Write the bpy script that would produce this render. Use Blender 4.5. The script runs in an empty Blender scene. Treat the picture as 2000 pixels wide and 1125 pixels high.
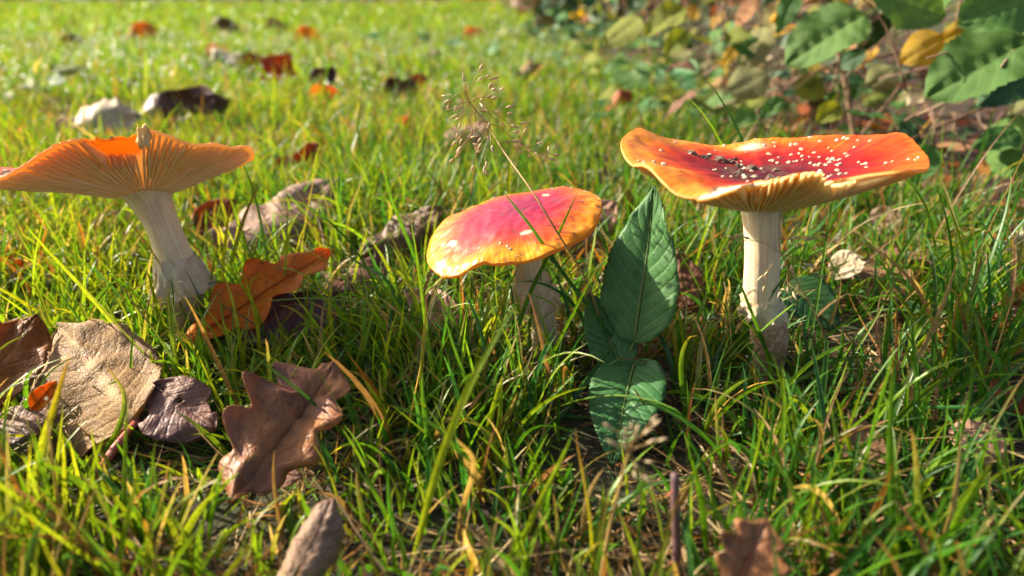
import bpy, math, random
import numpy as np
from mathutils import Vector, Matrix, noise
random.seed(7)
RNG = np.random.default_rng(7)
PI = math.pi
scene = bpy.context.scene
COL = scene.collection

# ------------------------------------------------------------------ camera
CAM_H = 0.17
PITCH = math.atan((562.5 + 20) / 1333.0)
cam_d = bpy.data.cameras.new('camera')
cam_d.sensor_width = 36.0
cam_d.lens = 24.0
cam_d.clip_start = 0.004
cam_d.clip_end = 500
cam_d.dof.use_dof = True
cam_d.dof.focus_distance = 0.300
cam_d.dof.aperture_fstop = 6.4
cam_d.dof.aperture_blades = 8
cam = bpy.data.objects.new('camera', cam_d)
COL.objects.link(cam)
cam.location = (0, 0, CAM_H)
cam.rotation_euler = (PI / 2 - PITCH, 0, 0)
scene.camera = cam

# ------------------------------------------------------------------ sky, sun
SUN_AZ = math.radians(-68)      # from +Y (away from camera) towards -X (left)
SUN_EL = math.radians(31)
world = bpy.data.worlds.new('World')
scene.world = world
world.use_nodes = True
wn = world.node_tree
bg = wn.nodes['Background']
sky = wn.nodes.new('ShaderNodeTexSky')
sky.sky_type = 'NISHITA'
sky.sun_disc = False
sky.sun_elevation = SUN_EL
sky.sun_rotation = SUN_AZ
sky.air_density = 0.8
sky.dust_density = 5.0
sky.ozone_density = 0.5
wn.links.new(sky.outputs[0], bg.inputs[0])
bg.inputs[1].default_value = 0.098
sun_d = bpy.data.lights.new('sun', 'SUN')
sun_d.energy = 5.0
sun_d.angle = math.radians(0.55)
sun_d.color = (1.0, 0.89, 0.70)
sun = bpy.data.objects.new('sun', sun_d)
COL.objects.link(sun)
sdir = Vector((math.sin(SUN_AZ) * math.cos(SUN_EL), math.cos(SUN_AZ) * math.cos(SUN_EL), math.sin(SUN_EL)))
sun.rotation_euler = sdir.to_track_quat('Z', 'Y').to_euler()
sun.location = sdir * 5
scene.view_settings.view_transform = 'Standard'
scene.view_settings.look = 'None'
scene.view_settings.gamma = 1.0
scene.view_settings.exposure = 1.25
scene.cycles.use_denoising = True
scene.cycles.max_bounces = 8
scene.cycles.transparent_max_bounces = 8
scene.cycles.caustics_reflective = False
scene.cycles.caustics_refractive = False
scene.cycles.sample_clamp_indirect = 6

# ------------------------------------------------------------------ pixel -> world helpers
CP, SP = math.cos(PITCH), math.sin(PITCH)
F = 1333.0
def ray(x, y):
    a, b = (x - 1000) / F, (562.5 - y) / F
    return Vector((a, CP + b * SP, -SP + b * CP))
def gp(x, y, z=0.0):
    d = ray(x, y)
    return Vector((0, 0, CAM_H)) + d * ((z - CAM_H) / d.z)
def pY(x, y, Y):
    d = ray(x, y)
    return Vector((0, 0, CAM_H)) + d * (Y / d.y)
def hgt(x, y):
    return 0.0022 * np.sin(x * 31 + 1.3) * np.sin(y * 27 + .4) + 0.0016 * np.sin(x * 71 + y * 53) + 0.006 * np.sin(x * 2.1) * np.sin(y * 1.7 + 2)

# ------------------------------------------------------------------ mesh helpers
def mesh_of(name, verts, faces, mat=None, uv=None, smooth=True, col=None):
    me = bpy.data.meshes.new(name)
    me.from_pydata([tuple(v) for v in verts], [], faces)
    if uv is not None:
        ul = me.uv_layers.new(name='UVMap')
        idx = np.zeros(len(me.loops), dtype=np.int32)
        me.loops.foreach_get('vertex_index', idx)
        ul.data.foreach_set('uv', np.asarray(uv, dtype=np.float32)[idx].ravel())
    if col is not None:
        ca = me.color_attributes.new('tint', 'FLOAT_COLOR', 'POINT')
        ca.data.foreach_set('color', np.asarray(col, dtype=np.float32).ravel())
    if smooth:
        me.polygons.foreach_set('use_smooth', np.ones(len(me.polygons), dtype=bool))
    if mat is not None:
        me.materials.append(mat)
    me.update()
    return me
def link(name, me, parent=None, loc=None, label=None, cat=None, group=None, kind=None):
    o = bpy.data.objects.new(name, me)
    COL.objects.link(o)
    if parent is not None: o.parent = parent
    if loc is not None: o.location = loc
    if label: o['label'] = label
    if cat: o['category'] = cat
    if group: o['group'] = group
    if kind: o['kind'] = kind
    return o
def thing(name, loc, label, cat, group=None):
    return link(name, None, None, loc, label, cat, group)
def part(name, verts, faces, mat, parent, uv=None, origin=None, smooth=True, kind=None):
    if origin is not None:
        verts = [Vector(v) - origin for v in verts]
    return link(name, mesh_of(name, verts, faces, mat, uv, smooth), parent, kind=kind)
def big_mesh(name, V, quads, mat, col):
    me = bpy.data.meshes.new(name)
    nv, nf = len(V), len(quads)
    me.vertices.add(nv)
    me.vertices.foreach_set('co', V.astype(np.float32).ravel())
    me.loops.add(nf * 4)
    me.loops.foreach_set('vertex_index', quads.astype(np.int32).ravel())
    me.polygons.add(nf)
    me.polygons.foreach_set('loop_start', np.arange(nf, dtype=np.int32) * 4)
    me.polygons.foreach_set('use_smooth', np.ones(nf, dtype=bool))
    me.update(calc_edges=True)
    ca = me.color_attributes.new('tint', 'FLOAT_COLOR', 'POINT')
    ca.data.foreach_set('color', col.astype(np.float32).ravel())
    me.materials.append(mat)
    return me
def catmull(pts, n):
    P = [Vector(p) for p in pts]
    P = [P[0] * 2 - P[1]] + P + [P[-1] * 2 - P[-2]]
    out = []
    m = len(P) - 3
    for k in range(n):
        u = k / (n - 1) * m
        i = min(int(u), m - 1)
        t = u - i
        a, b, c, d = P[i:i + 4]
        out.append(0.5 * ((2 * b) + (c - a) * t + (2 * a - 5 * b + 4 * c - d) * t * t + (3 * b - a - 3 * c + d) * t ** 3))
    return out
def tube(path, rad, ns=8, rfun=None):
    """verts, faces, uv of a closed tube along a path; rad is a list or a function of 0..1"""
    n = len(path)
    V, Fs, UV = [], [], []
    ref = None
    for k in range(n):
        t = k / (n - 1)
        tg = (path[min(k + 1, n - 1)] - path[max(k - 1, 0)]).normalized()
        if ref is None:
            ref = Vector((0, 1, 0)) if abs(tg.y) < .9 else Vector((1, 0, 0))
        s = tg.cross(ref).normalized()
        ref = s.cross(tg).normalized()
        r = rad(t) if callable(rad) else rad[k]
        for j in range(ns):
            a = 2 * PI * j / ns
            rr = r * (rfun(t, a) if rfun else 1)
            V.append(path[k] + s * math.cos(a) * rr + ref * math.sin(a) * rr)
            UV.append((j / ns, t))
    for k in range(n - 1):
        for j in range(ns):
            j2 = (j + 1) % ns
            Fs.append((k * ns + j, k * ns + j2, (k + 1) * ns + j2, (k + 1) * ns + j))
    Fs.append(tuple(range(ns))[::-1])
    Fs.append(tuple((n - 1) * ns + j for j in range(ns)))
    return V, Fs, UV
def rot_to(n):
    return Vector(n).normalized().to_track_quat('Z', 'Y').to_matrix()

# ------------------------------------------------------------------ material helpers
def new_mat(name):
    m = bpy.data.materials.new(name)
    m.use_nodes = True
    nt = m.node_tree
    nt.nodes.clear()
    out = nt.nodes.new('ShaderNodeOutputMaterial')
    return m, nt, out
def N(nt, t, **kw):
    n = nt.nodes.new(t)
    for k, v in kw.items():
        if k.startswith('i_'):
            key = k[2:].replace('_', ' ')
            n.inputs[key].default_value = v
        else:
            setattr(n, k, v)
    return n
def M_(nt, op, a, b=None, clamp=False):
    n = nt.nodes.new('ShaderNodeMath'); n.operation = op; n.use_clamp = clamp
    for i, v in enumerate((a, b)):
        if v is None: continue
        if isinstance(v, (int, float)): n.inputs[i].default_value = v
        else: nt.links.new(v, n.inputs[i])
    return n.outputs[0]
def mixc(nt, f, a, b, blend='MIX'):
    n = nt.nodes.new('ShaderNodeMix'); n.data_type = 'RGBA'; n.blend_type = blend
    for s, v in ((n.inputs[0], f), (n.inputs[6], a), (n.inputs[7], b)):
        if isinstance(v, (int, float)): s.default_value = v
        elif isinstance(v, tuple): s.default_value = (*v, 1) if len(v) == 3 else v
        else: nt.links.new(v, s)
    return n.outputs[2]
def ramp(nt, fac, stops, interp='LINEAR'):
    n = nt.nodes.new('ShaderNodeValToRGB')
    n.color_ramp.interpolation = interp
    e = n.color_ramp.elements
    while len(e) < len(stops): e.new(0.5)
    for el, (p, c) in zip(e, stops):
        el.position = p
        el.color = (*c, 1) if isinstance(c, tuple) else (c, c, c, 1)
    nt.links.new(fac, n.inputs[0])
    return n.outputs[0]
def tex_noise(nt, vec, scale, detail=4, rough=.55, dist=0.0):
    n = nt.nodes.new('ShaderNodeTexNoise')
    n.inputs['Scale'].default_value = scale
    n.inputs['Detail'].default_value = detail
    n.inputs['Roughness'].default_value = rough
    n.inputs['Distortion'].default_value = dist
    if vec is not None: nt.links.new(vec, n.inputs['Vector'])
    return n.outputs[0]
def finish(nt, out, color, rough=.5, transl=0.0, tcol=None, bump=None, bstr=.3, bdist=.001, coat=0, sss=0, spec=.5, ssr=.004, coat_rough=.15):
    p = nt.nodes.new('ShaderNodeBsdfPrincipled')
    def put(s, v):
        if isinstance(v, (int, float)): s.default_value = v
        elif isinstance(v, tuple): s.default_value = (*v, 1)
        else: nt.links.new(v, s)
    put(p.inputs['Base Color'], color)
    put(p.inputs['Roughness'], rough)
    p.inputs['Specular IOR Level'].default_value = spec
    p.inputs['Coat Weight'].default_value = coat
    p.inputs['Coat Roughness'].default_value = coat_rough
    if sss:
        p.inputs['Subsurface Weight'].default_value = sss
        p.inputs['Subsurface Radius'].default_value = (1, .45, .2)
        p.inputs['Subsurface Scale'].default_value = ssr
    b = None
    if bump is not None:
        b = nt.nodes.new('ShaderNodeBump')
        b.inputs['Strength'].default_value = bstr
        b.inputs['Distance'].default_value = bdist
        nt.links.new(bump, b.inputs['Height'])
        nt.links.new(b.outputs[0], p.inputs['Normal'])
        nt.links.new(b.outputs[0], p.inputs['Coat Normal'])
    if transl:
        t = nt.nodes.new('ShaderNodeBsdfTranslucent')
        put(t.inputs[0], tcol if tcol is not None else color)
        m = nt.nodes.new('ShaderNodeMixShader')
        m.inputs[0].default_value = transl
        nt.links.new(p.outputs[0], m.inputs[1]); nt.links.new(t.outputs[0], m.inputs[2])
        nt.links.new(m.outputs[0], out.inputs[0])
    else:
        nt.links.new(p.outputs[0], out.inputs[0])
    return p
def objco(nt):
    return nt.nodes.new('ShaderNodeTexCoord').outputs['Object']
def geopos(nt):
    return nt.nodes.new('ShaderNodeNewGeometry').outputs['Position']

def grass_material(name, transl=.42, rough=.38):
    m, nt, out = new_mat(name)
    a = N(nt, 'ShaderNodeAttribute', attribute_name='tint')
    nz = tex_noise(nt, geopos(nt), 350, 2)
    c = mixc(nt, 1.0, a.outputs['Color'], ramp(nt, nz, [(0.3, .72), (.7, 1.25)]), 'MULTIPLY')
    tc = mixc(nt, 1.0, c, (1.9, 1.75, .75), 'MULTIPLY')
    finish(nt, out, c, rough, transl, tc, spec=.45)
    return m
MAT_GRASS = grass_material('grass_blades')
MAT_STRAW = grass_material('dry_straw', .25, .6)

def leaf_material(name, c1, c2, vein, dark=None, nv=8, slant=2.2, rough=.5, transl=.25, tboost=1.4, spec=.4, spot=.5, veinw=.5, bstr=.55, var=.12, scale=45, netk=9, netw=.12, nb=.5):
    m, nt, out = new_mat(name)
    uv = nt.nodes.new('ShaderNodeTexCoord').outputs['UV']
    sep = nt.nodes.new('ShaderNodeSeparateXYZ'); nt.links.new(uv, sep.inputs[0])
    t = sep.outputs[0]
    v = M_(nt, 'MULTIPLY', M_(nt, 'ABSOLUTE', M_(nt, 'SUBTRACT', sep.outputs[1], .5)), 2)
    oc = objco(nt)
    info = nt.nodes.new('ShaderNodeObjectInfo')
    addv = nt.nodes.new('ShaderNodeVectorMath'); addv.operation = 'ADD'
    nt.links.new(oc, addv.inputs[0])
    cx = nt.nodes.new('ShaderNodeCombineXYZ')
    nt.links.new(M_(nt, 'MULTIPLY', info.outputs['Random'], 3.0), cx.inputs[0])
    nt.links.new(M_(nt, 'MULTIPLY', info.outputs['Random'], 7.0), cx.inputs[1])
    nt.links.new(cx.outputs[0], addv.inputs[1])
    P = addv.outputs[0]
    n1 = tex_noise(nt, P, scale, 5, .6, .4)
    n2 = tex_noise(nt, P, scale * 7, 4, .6)
    ph = M_(nt, 'ADD', M_(nt, 'SUBTRACT', M_(nt, 'MULTIPLY', t, nv), M_(nt, 'MULTIPLY', v, slant)), M_(nt, 'MULTIPLY', n1, .35))
    fr = M_(nt, 'ABSOLUTE', M_(nt, 'SUBTRACT', M_(nt, 'FRACT', ph), .5))
    side = ramp(nt, fr, [(0.0, 1.0), (.10, .35), (.2, 0.0)])
    mid = ramp(nt, v, [(0.0, 1.0), (.045, .6), (.09, 0.0)])
    vm = M_(nt, 'MAXIMUM', M_(nt, 'MULTIPLY', side, .55), mid, clamp=True)
    c = mixc(nt, ramp(nt, n1, [(.35, 0.0), (.65, 1.0)]), c1, c2)
    if dark is not None:
        c = mixc(nt, M_(nt, 'MULTIPLY', ramp(nt, n2, [(.52, 0.0), (.72, 1.0)]), spot), c, dark)
    c = mixc(nt, M_(nt, 'MULTIPLY', vm, veinw), c, vein)
    vo = nt.nodes.new('ShaderNodeTexVoronoi'); vo.feature = 'DISTANCE_TO_EDGE'; vo.inputs['Scale'].default_value = scale * netk
    nt.links.new(P, vo.inputs['Vector'])
    net = ramp(nt, vo.outputs['Distance'], [(0.0, 1.0), (.16, 0.0)])
    c = mixc(nt, M_(nt, 'MULTIPLY', net, netw), c, vein)
    hsv = nt.nodes.new('ShaderNodeHueSaturation')
    nt.links.new(c, hsv.inputs['Color'])
    nt.links.new(M_(nt, 'ADD', M_(nt, 'MULTIPLY', info.outputs['Random'], var * 2), 1 - var), hsv.inputs['Value'])
    nt.links.new(M_(nt, 'ADD', M_(nt, 'MULTIPLY', info.outputs['Random'], -.03), .515), hsv.inputs['Hue'])
    c = hsv.outputs[0]
    tc = mixc(nt, 1.0, c, (tboost, tboost * .85, tboost * .45), 'MULTIPLY')
    bump = M_(nt, 'ADD', M_(nt, 'ADD', M_(nt, 'MULTIPLY', vm, -.8), M_(nt, 'MULTIPLY', n2, nb)), M_(nt, 'MULTIPLY', net, -nb * .5))
    rg = ramp(nt, n1, [(.3, rough - .12), (.7, rough + .15)])
    finish(nt, out, c, rg, transl, tc, bump, bstr, .0008, spec=spec)
    return m
LM = {
 'orange': leaf_material('leaf_orange', (.58, .20, .010), (.70, .31, .020), (.34, .09, .01), (.12, .025, .005), transl=.45, tboost=1.6, rough=.55),
 'rust':   leaf_material('leaf_rust', (.26, .06, .012), (.42, .12, .015), (.34, .13, .03), (.07, .015, .006), transl=.35, rough=.5),
 'oak':    leaf_material('leaf_oak_brown', (.24, .095, .05), (.46, .19, .05), (.14, .045, .02), (.10, .035, .025), rough=.46, transl=.2, spec=.45, nv=5, spot=.8),
 'purple': leaf_material('leaf_purple_brown', (.085, .035, .035), (.15, .065, .05), (.2, .09, .05), (.03, .012, .014), rough=.45, transl=.12),
 'mauve':  leaf_material('leaf_mauve', (.17, .09, .085), (.26, .13, .085), (.11, .05, .04), (.07, .03, .03), rough=.5, transl=.18),
 'tan':    leaf_material('leaf_tan', (.27, .14, .06), (.40, .225, .10), (.55, .36, .17), (.10, .045, .025), rough=.65, transl=.2, bstr=.8, spot=.8, veinw=.8, scale=60),
 'greyb':  leaf_material('leaf_grey_brown', (.22, .135, .085), (.33, .21, .13), (.12, .06, .035), (.10, .05, .03), rough=.6, transl=.15, bstr=.6),
 'brown':  leaf_material('leaf_brown', (.14, .07, .035), (.24, .125, .06), (.09, .04, .02), (.05, .02, .012), rough=.55, transl=.15),
 'pale':   leaf_material('leaf_pale', (.50, .42, .28), (.60, .52, .36), (.40, .30, .17), (.25, .15, .08), rough=.6, transl=.2),
 'pink':   leaf_material('leaf_pinkish', (.34, .18, .12), (.45, .27, .18), (.25, .12, .08), (.14, .06, .04), rough=.6, transl=.2),
 'bram':   leaf_material('leaf_bramble', (.032, .125, .034), (.058, .18, .05), (.13, .27, .08), (.012, .05, .02), nv=10, slant=2.6, rough=.5, transl=.2, spec=.35, spot=.35, veinw=.7, bstr=.6, scale=60, nb=.2),
 'bram2':  leaf_material('leaf_bramble_dark', (.012, .055, .016), (.025, .085, .02), (.05, .13, .03), (.008, .03, .01), nv=10, slant=2.6, rough=.45, transl=.15, spot=.4, veinw=.55, bstr=.5, scale=60, nb=.2),
 'green':  leaf_material('leaf_green', (.05, .15, .025), (.085, .20, .03), (.14, .26, .06), (.03, .09, .015), nv=7, rough=.48, transl=.32, spot=.4, nb=.3, veinw=.65),
 'lime':   leaf_material('leaf_lime', (.16, .22, .015), (.24, .27, .018), (.30, .33, .05), (.12, .10, .01), rough=.5, transl=.4),
 'yellow': leaf_material('leaf_yellow', (.52, .31, .015), (.62, .40, .03), (.55, .33, .03), (.30, .12, .01), rough=.5, transl=.4, tboost=1.5),
 'dull':   leaf_material('leaf_dull_green', (.20, .21, .07), (.28, .26, .10), (.32, .32, .14), (.12, .10, .04), rough=.6, transl=.25),
}
def plain_mat(name, c1, c2, scale=300, rough=.6, transl=0, stretch=None, bstr=.3, spec=.4, sss=0):
    m, nt, out = new_mat(name)
    oc = objco(nt)
    if stretch:
        mp = nt.nodes.new('ShaderNodeMapping'); mp.inputs['Scale'].default_value = stretch
        nt.links.new(oc, mp.inputs[0]); oc = mp.outputs[0]
    n = tex_noise(nt, oc, scale, 5, .6)
    c = mixc(nt, ramp(nt, n, [(.35, 0.0), (.65, 1.0)]), c1, c2)
    finish(nt, out, c, rough, transl, None, n, bstr, .0006, spec=spec, sss=sss)
    return m
MAT_CANE = plain_mat('bramble_cane', (.12, .06, .035), (.22, .12, .07), 250)
MAT_TWIG = plain_mat('dry_twig', (.20, .12, .07), (.36, .24, .15), 250)
MAT_REDSTALK = plain_mat('red_stalk', (.42, .07, .05), (.55, .16, .11), 300, .5)
MAT_STALK = plain_mat('leaf_stalk', (.30, .18, .09), (.45, .30, .16), 300)
MAT_GSTALK = plain_mat('green_stalk', (.10, .16, .03), (.16, .20, .05), 300)
MAT_PSTALK = plain_mat('purple_stem', (.10, .055, .06), (.16, .09, .08), 200)
MAT_SEEDSTEM = plain_mat('seed_stem', (.30, .21, .07), (.42, .24, .08), 300, .5)
MAT_SPIKE = plain_mat('spikelet', (.55, .42, .25), (.70, .58, .38), 600, .6, .3)
MAT_CRUMB = plain_mat('soil_crumb', (.12, .08, .055), (.25, .18, .13), 900, .9, bstr=.8)
MAT_WART = plain_mat('wart', (.55, .45, .30), (.72, .64, .48), 700, .8, bstr=.6)

def m_ground():
    m, nt, out = new_mat('soil_and_moss')
    p = geopos(nt)
    n1 = tex_noise(nt, p, 14, 6, .6); n2 = tex_noise(nt, p, 160, 6, .7)
    c = mixc(nt, ramp(nt, n1, [(.4, 0.0), (.62, 1.0)]), (.030, .022, .012), (.035, .045, .012))
    c = mixc(nt, ramp(nt, n2, [(.5, 0.0), (.75, 1.0)]), c, (.10, .065, .03))
    finish(nt, out, c, .9, bump=n2, bstr=.9, bdist=.004)
    return m
def m_litter():
    m, nt, out = new_mat('leaf_mould')
    p = geopos(nt)
    n1 = tex_noise(nt, p, 30, 6, .6); n2 = tex_noise(nt, p, 220, 6, .7)
    c = mixc(nt, ramp(nt, n1, [(.35, 0.0), (.65, 1.0)]), (.028, .014, .008), (.085, .045, .022))
    finish(nt, out, c, .9, bump=n2, bstr=1.0, bdist=.006)
    return m
MAT_DEW, nt, out = new_mat('dew')
p_ = finish(nt, out, (1, 1, 1), .06, spec=.9)
p_.inputs['Transmission Weight'].default_value = .93
p_.inputs['IOR'].default_value = 1.5

# ------------------------------------------------------------------ setting: ground sheet, leaf-mould strip under the hedge
def grid_sheet(xs, ys, zf):
    V = [(x, y, float(zf(x, y))) for y in ys for x in xs]
    n = len(xs)
    Fs = [(j * n + i, j * n + i + 1, (j + 1) * n + i + 1, (j + 1) * n + i) for j in range(len(ys) - 1) for i in range(n - 1)]
    return V, Fs
def spaced(lo, hi, fine_lo, fine_hi, step, nfar):
    a = list(np.arange(fine_lo, fine_hi, step))
    l = list(fine_lo - np.geomspace(step, fine_lo - lo, nfar))[::-1]
    r = list(fine_hi + np.geomspace(step, hi - fine_hi, nfar))
    return l + a + r
V, Fs = grid_sheet(spaced(-150, 150, -1.0, 1.0, .02, 22), spaced(-20, 200, -.1, 1.6, .02, 26), hgt)
link('ground', mesh_of('ground', V, Fs, m_ground()), kind='structure')
def hedge_x(y):            # left edge of the hedge bottom
    if y < .5: return .33 - .055 - (.5 - y) * .42 + .02 * math.sin(y * 31)
    return 0.30 - 0.05 * max(0, y - .5) + 0.03 * math.sin(y * 5) if y < 3.5 else 0.15 + 0.03 * math.sin(y * 5) - .06 * (y - 3.5)
V, Fs = [], []
ys = list(np.arange(.10, 2.2, .03)) + list(np.arange(2.2, 9.2, .2))
for y in ys:
    for k in range(14):
        x = hedge_x(y) + .02 + k * .11 + (.02 * math.sin(y * 41) if k == 0 else 0)
        V.append((x, y, float(hgt(x, y)) + (.004 if k else .0005) + .004 * noise.noise((x * 25, y * 25, 0)) * (k > 0)))
for j in range(len(ys) - 1):
    for k in range(13):
        Fs.append((j * 14 + k, j * 14 + k + 1, (j + 1) * 14 + k + 1, (j + 1) * 14 + k))
link('hedge_bottom_soil', mesh_of('hedge_bottom_soil', V, Fs, m_litter()), kind='structure')

# ------------------------------------------------------------------ mushrooms
def cap_material(name, stops, xshift=0.0, streak=.12, flesh_patch=False, coat=.05, rough=.45, transl=.16):
    m, nt, out = new_mat(name)
    uv = nt.nodes.new('ShaderNodeTexCoord').outputs['UV']
    sep = nt.nodes.new('ShaderNodeSeparateXYZ'); nt.links.new(uv, sep.inputs[0])
    a, r = sep.outputs[0], sep.outputs[1]
    oc = objco(nt)
    so = nt.nodes.new('ShaderNodeSeparateXYZ'); nt.links.new(oc, so.inputs[0])
    n1 = tex_noise(nt, oc, 32, 4, .55, .6)
    n2 = tex_noise(nt, oc, 420, 4, .6)
    cb = nt.nodes.new('ShaderNodeCombineXYZ')
    nt.links.new(M_(nt, 'MULTIPLY', M_(nt, 'SINE', M_(nt, 'MULTIPLY', a, 2 * PI)), 4.0), cb.inputs[0])
    nt.links.new(M_(nt, 'MULTIPLY', M_(nt, 'COSINE', M_(nt, 'MULTIPLY', a, 2 * PI)), 4.0), cb.inputs[1])
    nt.links.new(M_(nt, 'MULTIPLY', r, .7), cb.inputs[2])
    n3 = tex_noise(nt, cb.outputs[0], 5.0, 4, .6)
    f = M_(nt, 'ADD', r, M_(nt, 'MULTIPLY', M_(nt, 'SUBTRACT', n1, .5), .55))
    f = M_(nt, 'ADD', f, M_(nt, 'MULTIPLY', M_(nt, 'SUBTRACT', n3, .5), streak * 3))
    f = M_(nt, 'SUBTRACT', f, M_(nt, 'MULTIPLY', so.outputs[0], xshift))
    c = ramp(nt, f, stops)
    c = mixc(nt, ramp(nt, n2, [(.45, 0.0), (.8, .35)]), c, (.30, .03, .01))
    at = N(nt, 'ShaderNodeAttribute', attribute_name='tint')
    sa = nt.nodes.new('ShaderNodeSeparateColor'); nt.links.new(at.outputs['Color'], sa.inputs[0])
    c = mixc(nt, sa.outputs[0], c, mixc(nt, n1, (.80, .66, .34), (.86, .78, .60)))
    c = mixc(nt, sa.outputs[1], c, mixc(nt, n2, (.06, .03, .025), (.18, .08, .06)))
    rg = ramp(nt, n1, [(.3, rough - .1), (.7, rough + .14)])
    tc = mixc(nt, .7, c, (.95, .70, .34))
    bump = M_(nt, 'ADD', M_(nt, 'MULTIPLY', n2, .5), M_(nt, 'MULTIPLY', n3, 1.2))
    finish(nt, out, c, rg, transl, tc, bump, .35, .0007, coat=coat, sss=.12, ssr=.002, coat_rough=.25, spec=.22)
    return m
def flesh_material(name, inner, outer, transl=.5):
    m, nt, out = new_mat(name)
    uv = nt.nodes.new('ShaderNodeTexCoord').outputs['UV']
    sep = nt.nodes.new('ShaderNodeSeparateXYZ'); nt.links.new(uv, sep.inputs[0])
    n1 = tex_noise(nt, objco(nt), 60, 4, .6)
    f = M_(nt, 'ADD', sep.outputs[1], M_(nt, 'MULTIPLY', M_(nt, 'SUBTRACT', n1, .5), .5))
    at = N(nt, 'ShaderNodeAttribute', attribute_name='tint')
    sa = nt.nodes.new('ShaderNodeSeparateColor'); nt.links.new(at.outputs['Color'], sa.inputs[0])
    c = ramp(nt, f, [(.25, inner), (.68, tuple((a + b) / 2 for a, b in zip(inner, outer))), (.95, outer)])
    c = mixc(nt, sa.outputs[0], c, (.88, .33, .02))
    c = mixc(nt, sa.outputs[1], c, (.80, .66, .34))
    tc = mixc(nt, 1.0, c, (1.35, 1.15, .75), 'MULTIPLY')
    n2 = tex_noise(nt, objco(nt), 500, 3, .6)
    finish(nt, out, c, .6, transl, tc, n2, .25, .0006, sss=.1, ssr=.0006)
    return m
def stem_material(name, lo=.22):
    m, nt, out = new_mat(name)
    uv = nt.nodes.new('ShaderNodeTexCoord').outputs['UV']
    sep = nt.nodes.new('ShaderNodeSeparateXYZ'); nt.links.new(uv, sep.inputs[0])
    a = M_(nt, 'MULTIPLY', sep.outputs[0], 2 * PI)
    cb = nt.nodes.new('ShaderNodeCombineXYZ')
    nt.links.new(M_(nt, 'SINE', a), cb.inputs[0]); nt.links.new(M_(nt, 'COSINE', a), cb.inputs[1])
    nt.links.new(M_(nt, 'MULTIPLY', sep.outputs[1], .55), cb.inputs[2])
    fib = tex_noise(nt, cb.outputs[0], 7, 5, .65)
    oc = objco(nt)
    blot = tex_noise(nt, oc, 70, 5, .6, .5)
    sc = tex_noise(nt, oc, 380, 3, .6)
    c = mixc(nt, ramp(nt, fib, [(.38, 0.0), (.66, 1.0)]), (.88, .76, .52), (.72, .54, .33))
    c = mixc(nt, M_(nt, 'MULTIPLY', ramp(nt, blot, [(.5, 0.0), (.7, 1.0)]), .5), c, (.55, .36, .26))
    low = ramp(nt, M_(nt, 'ADD', sep.outputs[1], M_(nt, 'MULTIPLY', M_(nt, 'SUBTRACT', blot, .5), .25)), [(lo - .06, 1.0), (lo + .05, 0.0)])
    base = mixc(nt, ramp(nt, sc, [(.42, 0.0), (.62, 1.0)]), (.42, .22, .13), (.66, .45, .31))
    c = mixc(nt, low, c, base)
    h = M_(nt, 'ADD', M_(nt, 'MULTIPLY', fib, 1.2), M_(nt, 'MULTIPLY', sc, .5))
    finish(nt, out, c, .68, 0, None, h, .55, .0012, sss=.25, ssr=.004)
    return m
MAT_RING = plain_mat('veil', (.66, .52, .30), (.82, .74, .56), 160, .7, .25, bstr=.5)
def smooth(a, b, x):
    t = min(1, max(0, (x - a) / (b - a)))
    return t * t * (3 - 2 * t)
def adist(a, b):
    return (a - b + PI) % (2 * PI) - PI
def bump_a(th, deg, width):
    d = adist(th, math.radians(deg)) / math.radians(width)
    return math.exp(-d * d)

def wart_mesh(seed, mat, name='wart'):
    r = random.Random(seed)
    V, Fs = [], []
    ns = 6
    rings = [(1.0, -.25), (.95, .25), (.55, .7)]
    for rr, z in rings:
        for j in range(ns):
            a = 2 * PI * j / ns + z
            q = rr * r.uniform(.7, 1.25)
            V.append((q * math.cos(a), q * math.sin(a), z * r.uniform(.7, 1.3)))
    V.append((r.uniform(-.2, .2), r.uniform(-.2, .2), .95))
    for k in range(2):
        for j in range(ns):
            j2 = (j + 1) % ns
            Fs.append((k * ns + j, k * ns + j2, (k + 1) * ns + j2, (k + 1) * ns + j))
    for j in range(ns): Fs.append((2 * ns + j, 2 * ns + (j + 1) % ns, 3 * ns))
    Fs.append(tuple(range(ns))[::-1])
    return mesh_of(name, V, Fs, mat, smooth=False)
WARTS = [wart_mesh(i, MAT_WART) for i in range(6)]
CRUMBS = [wart_mesh(i + 20, MAT_CRUMB, 'soil_crumb') for i in range(6)]

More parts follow.
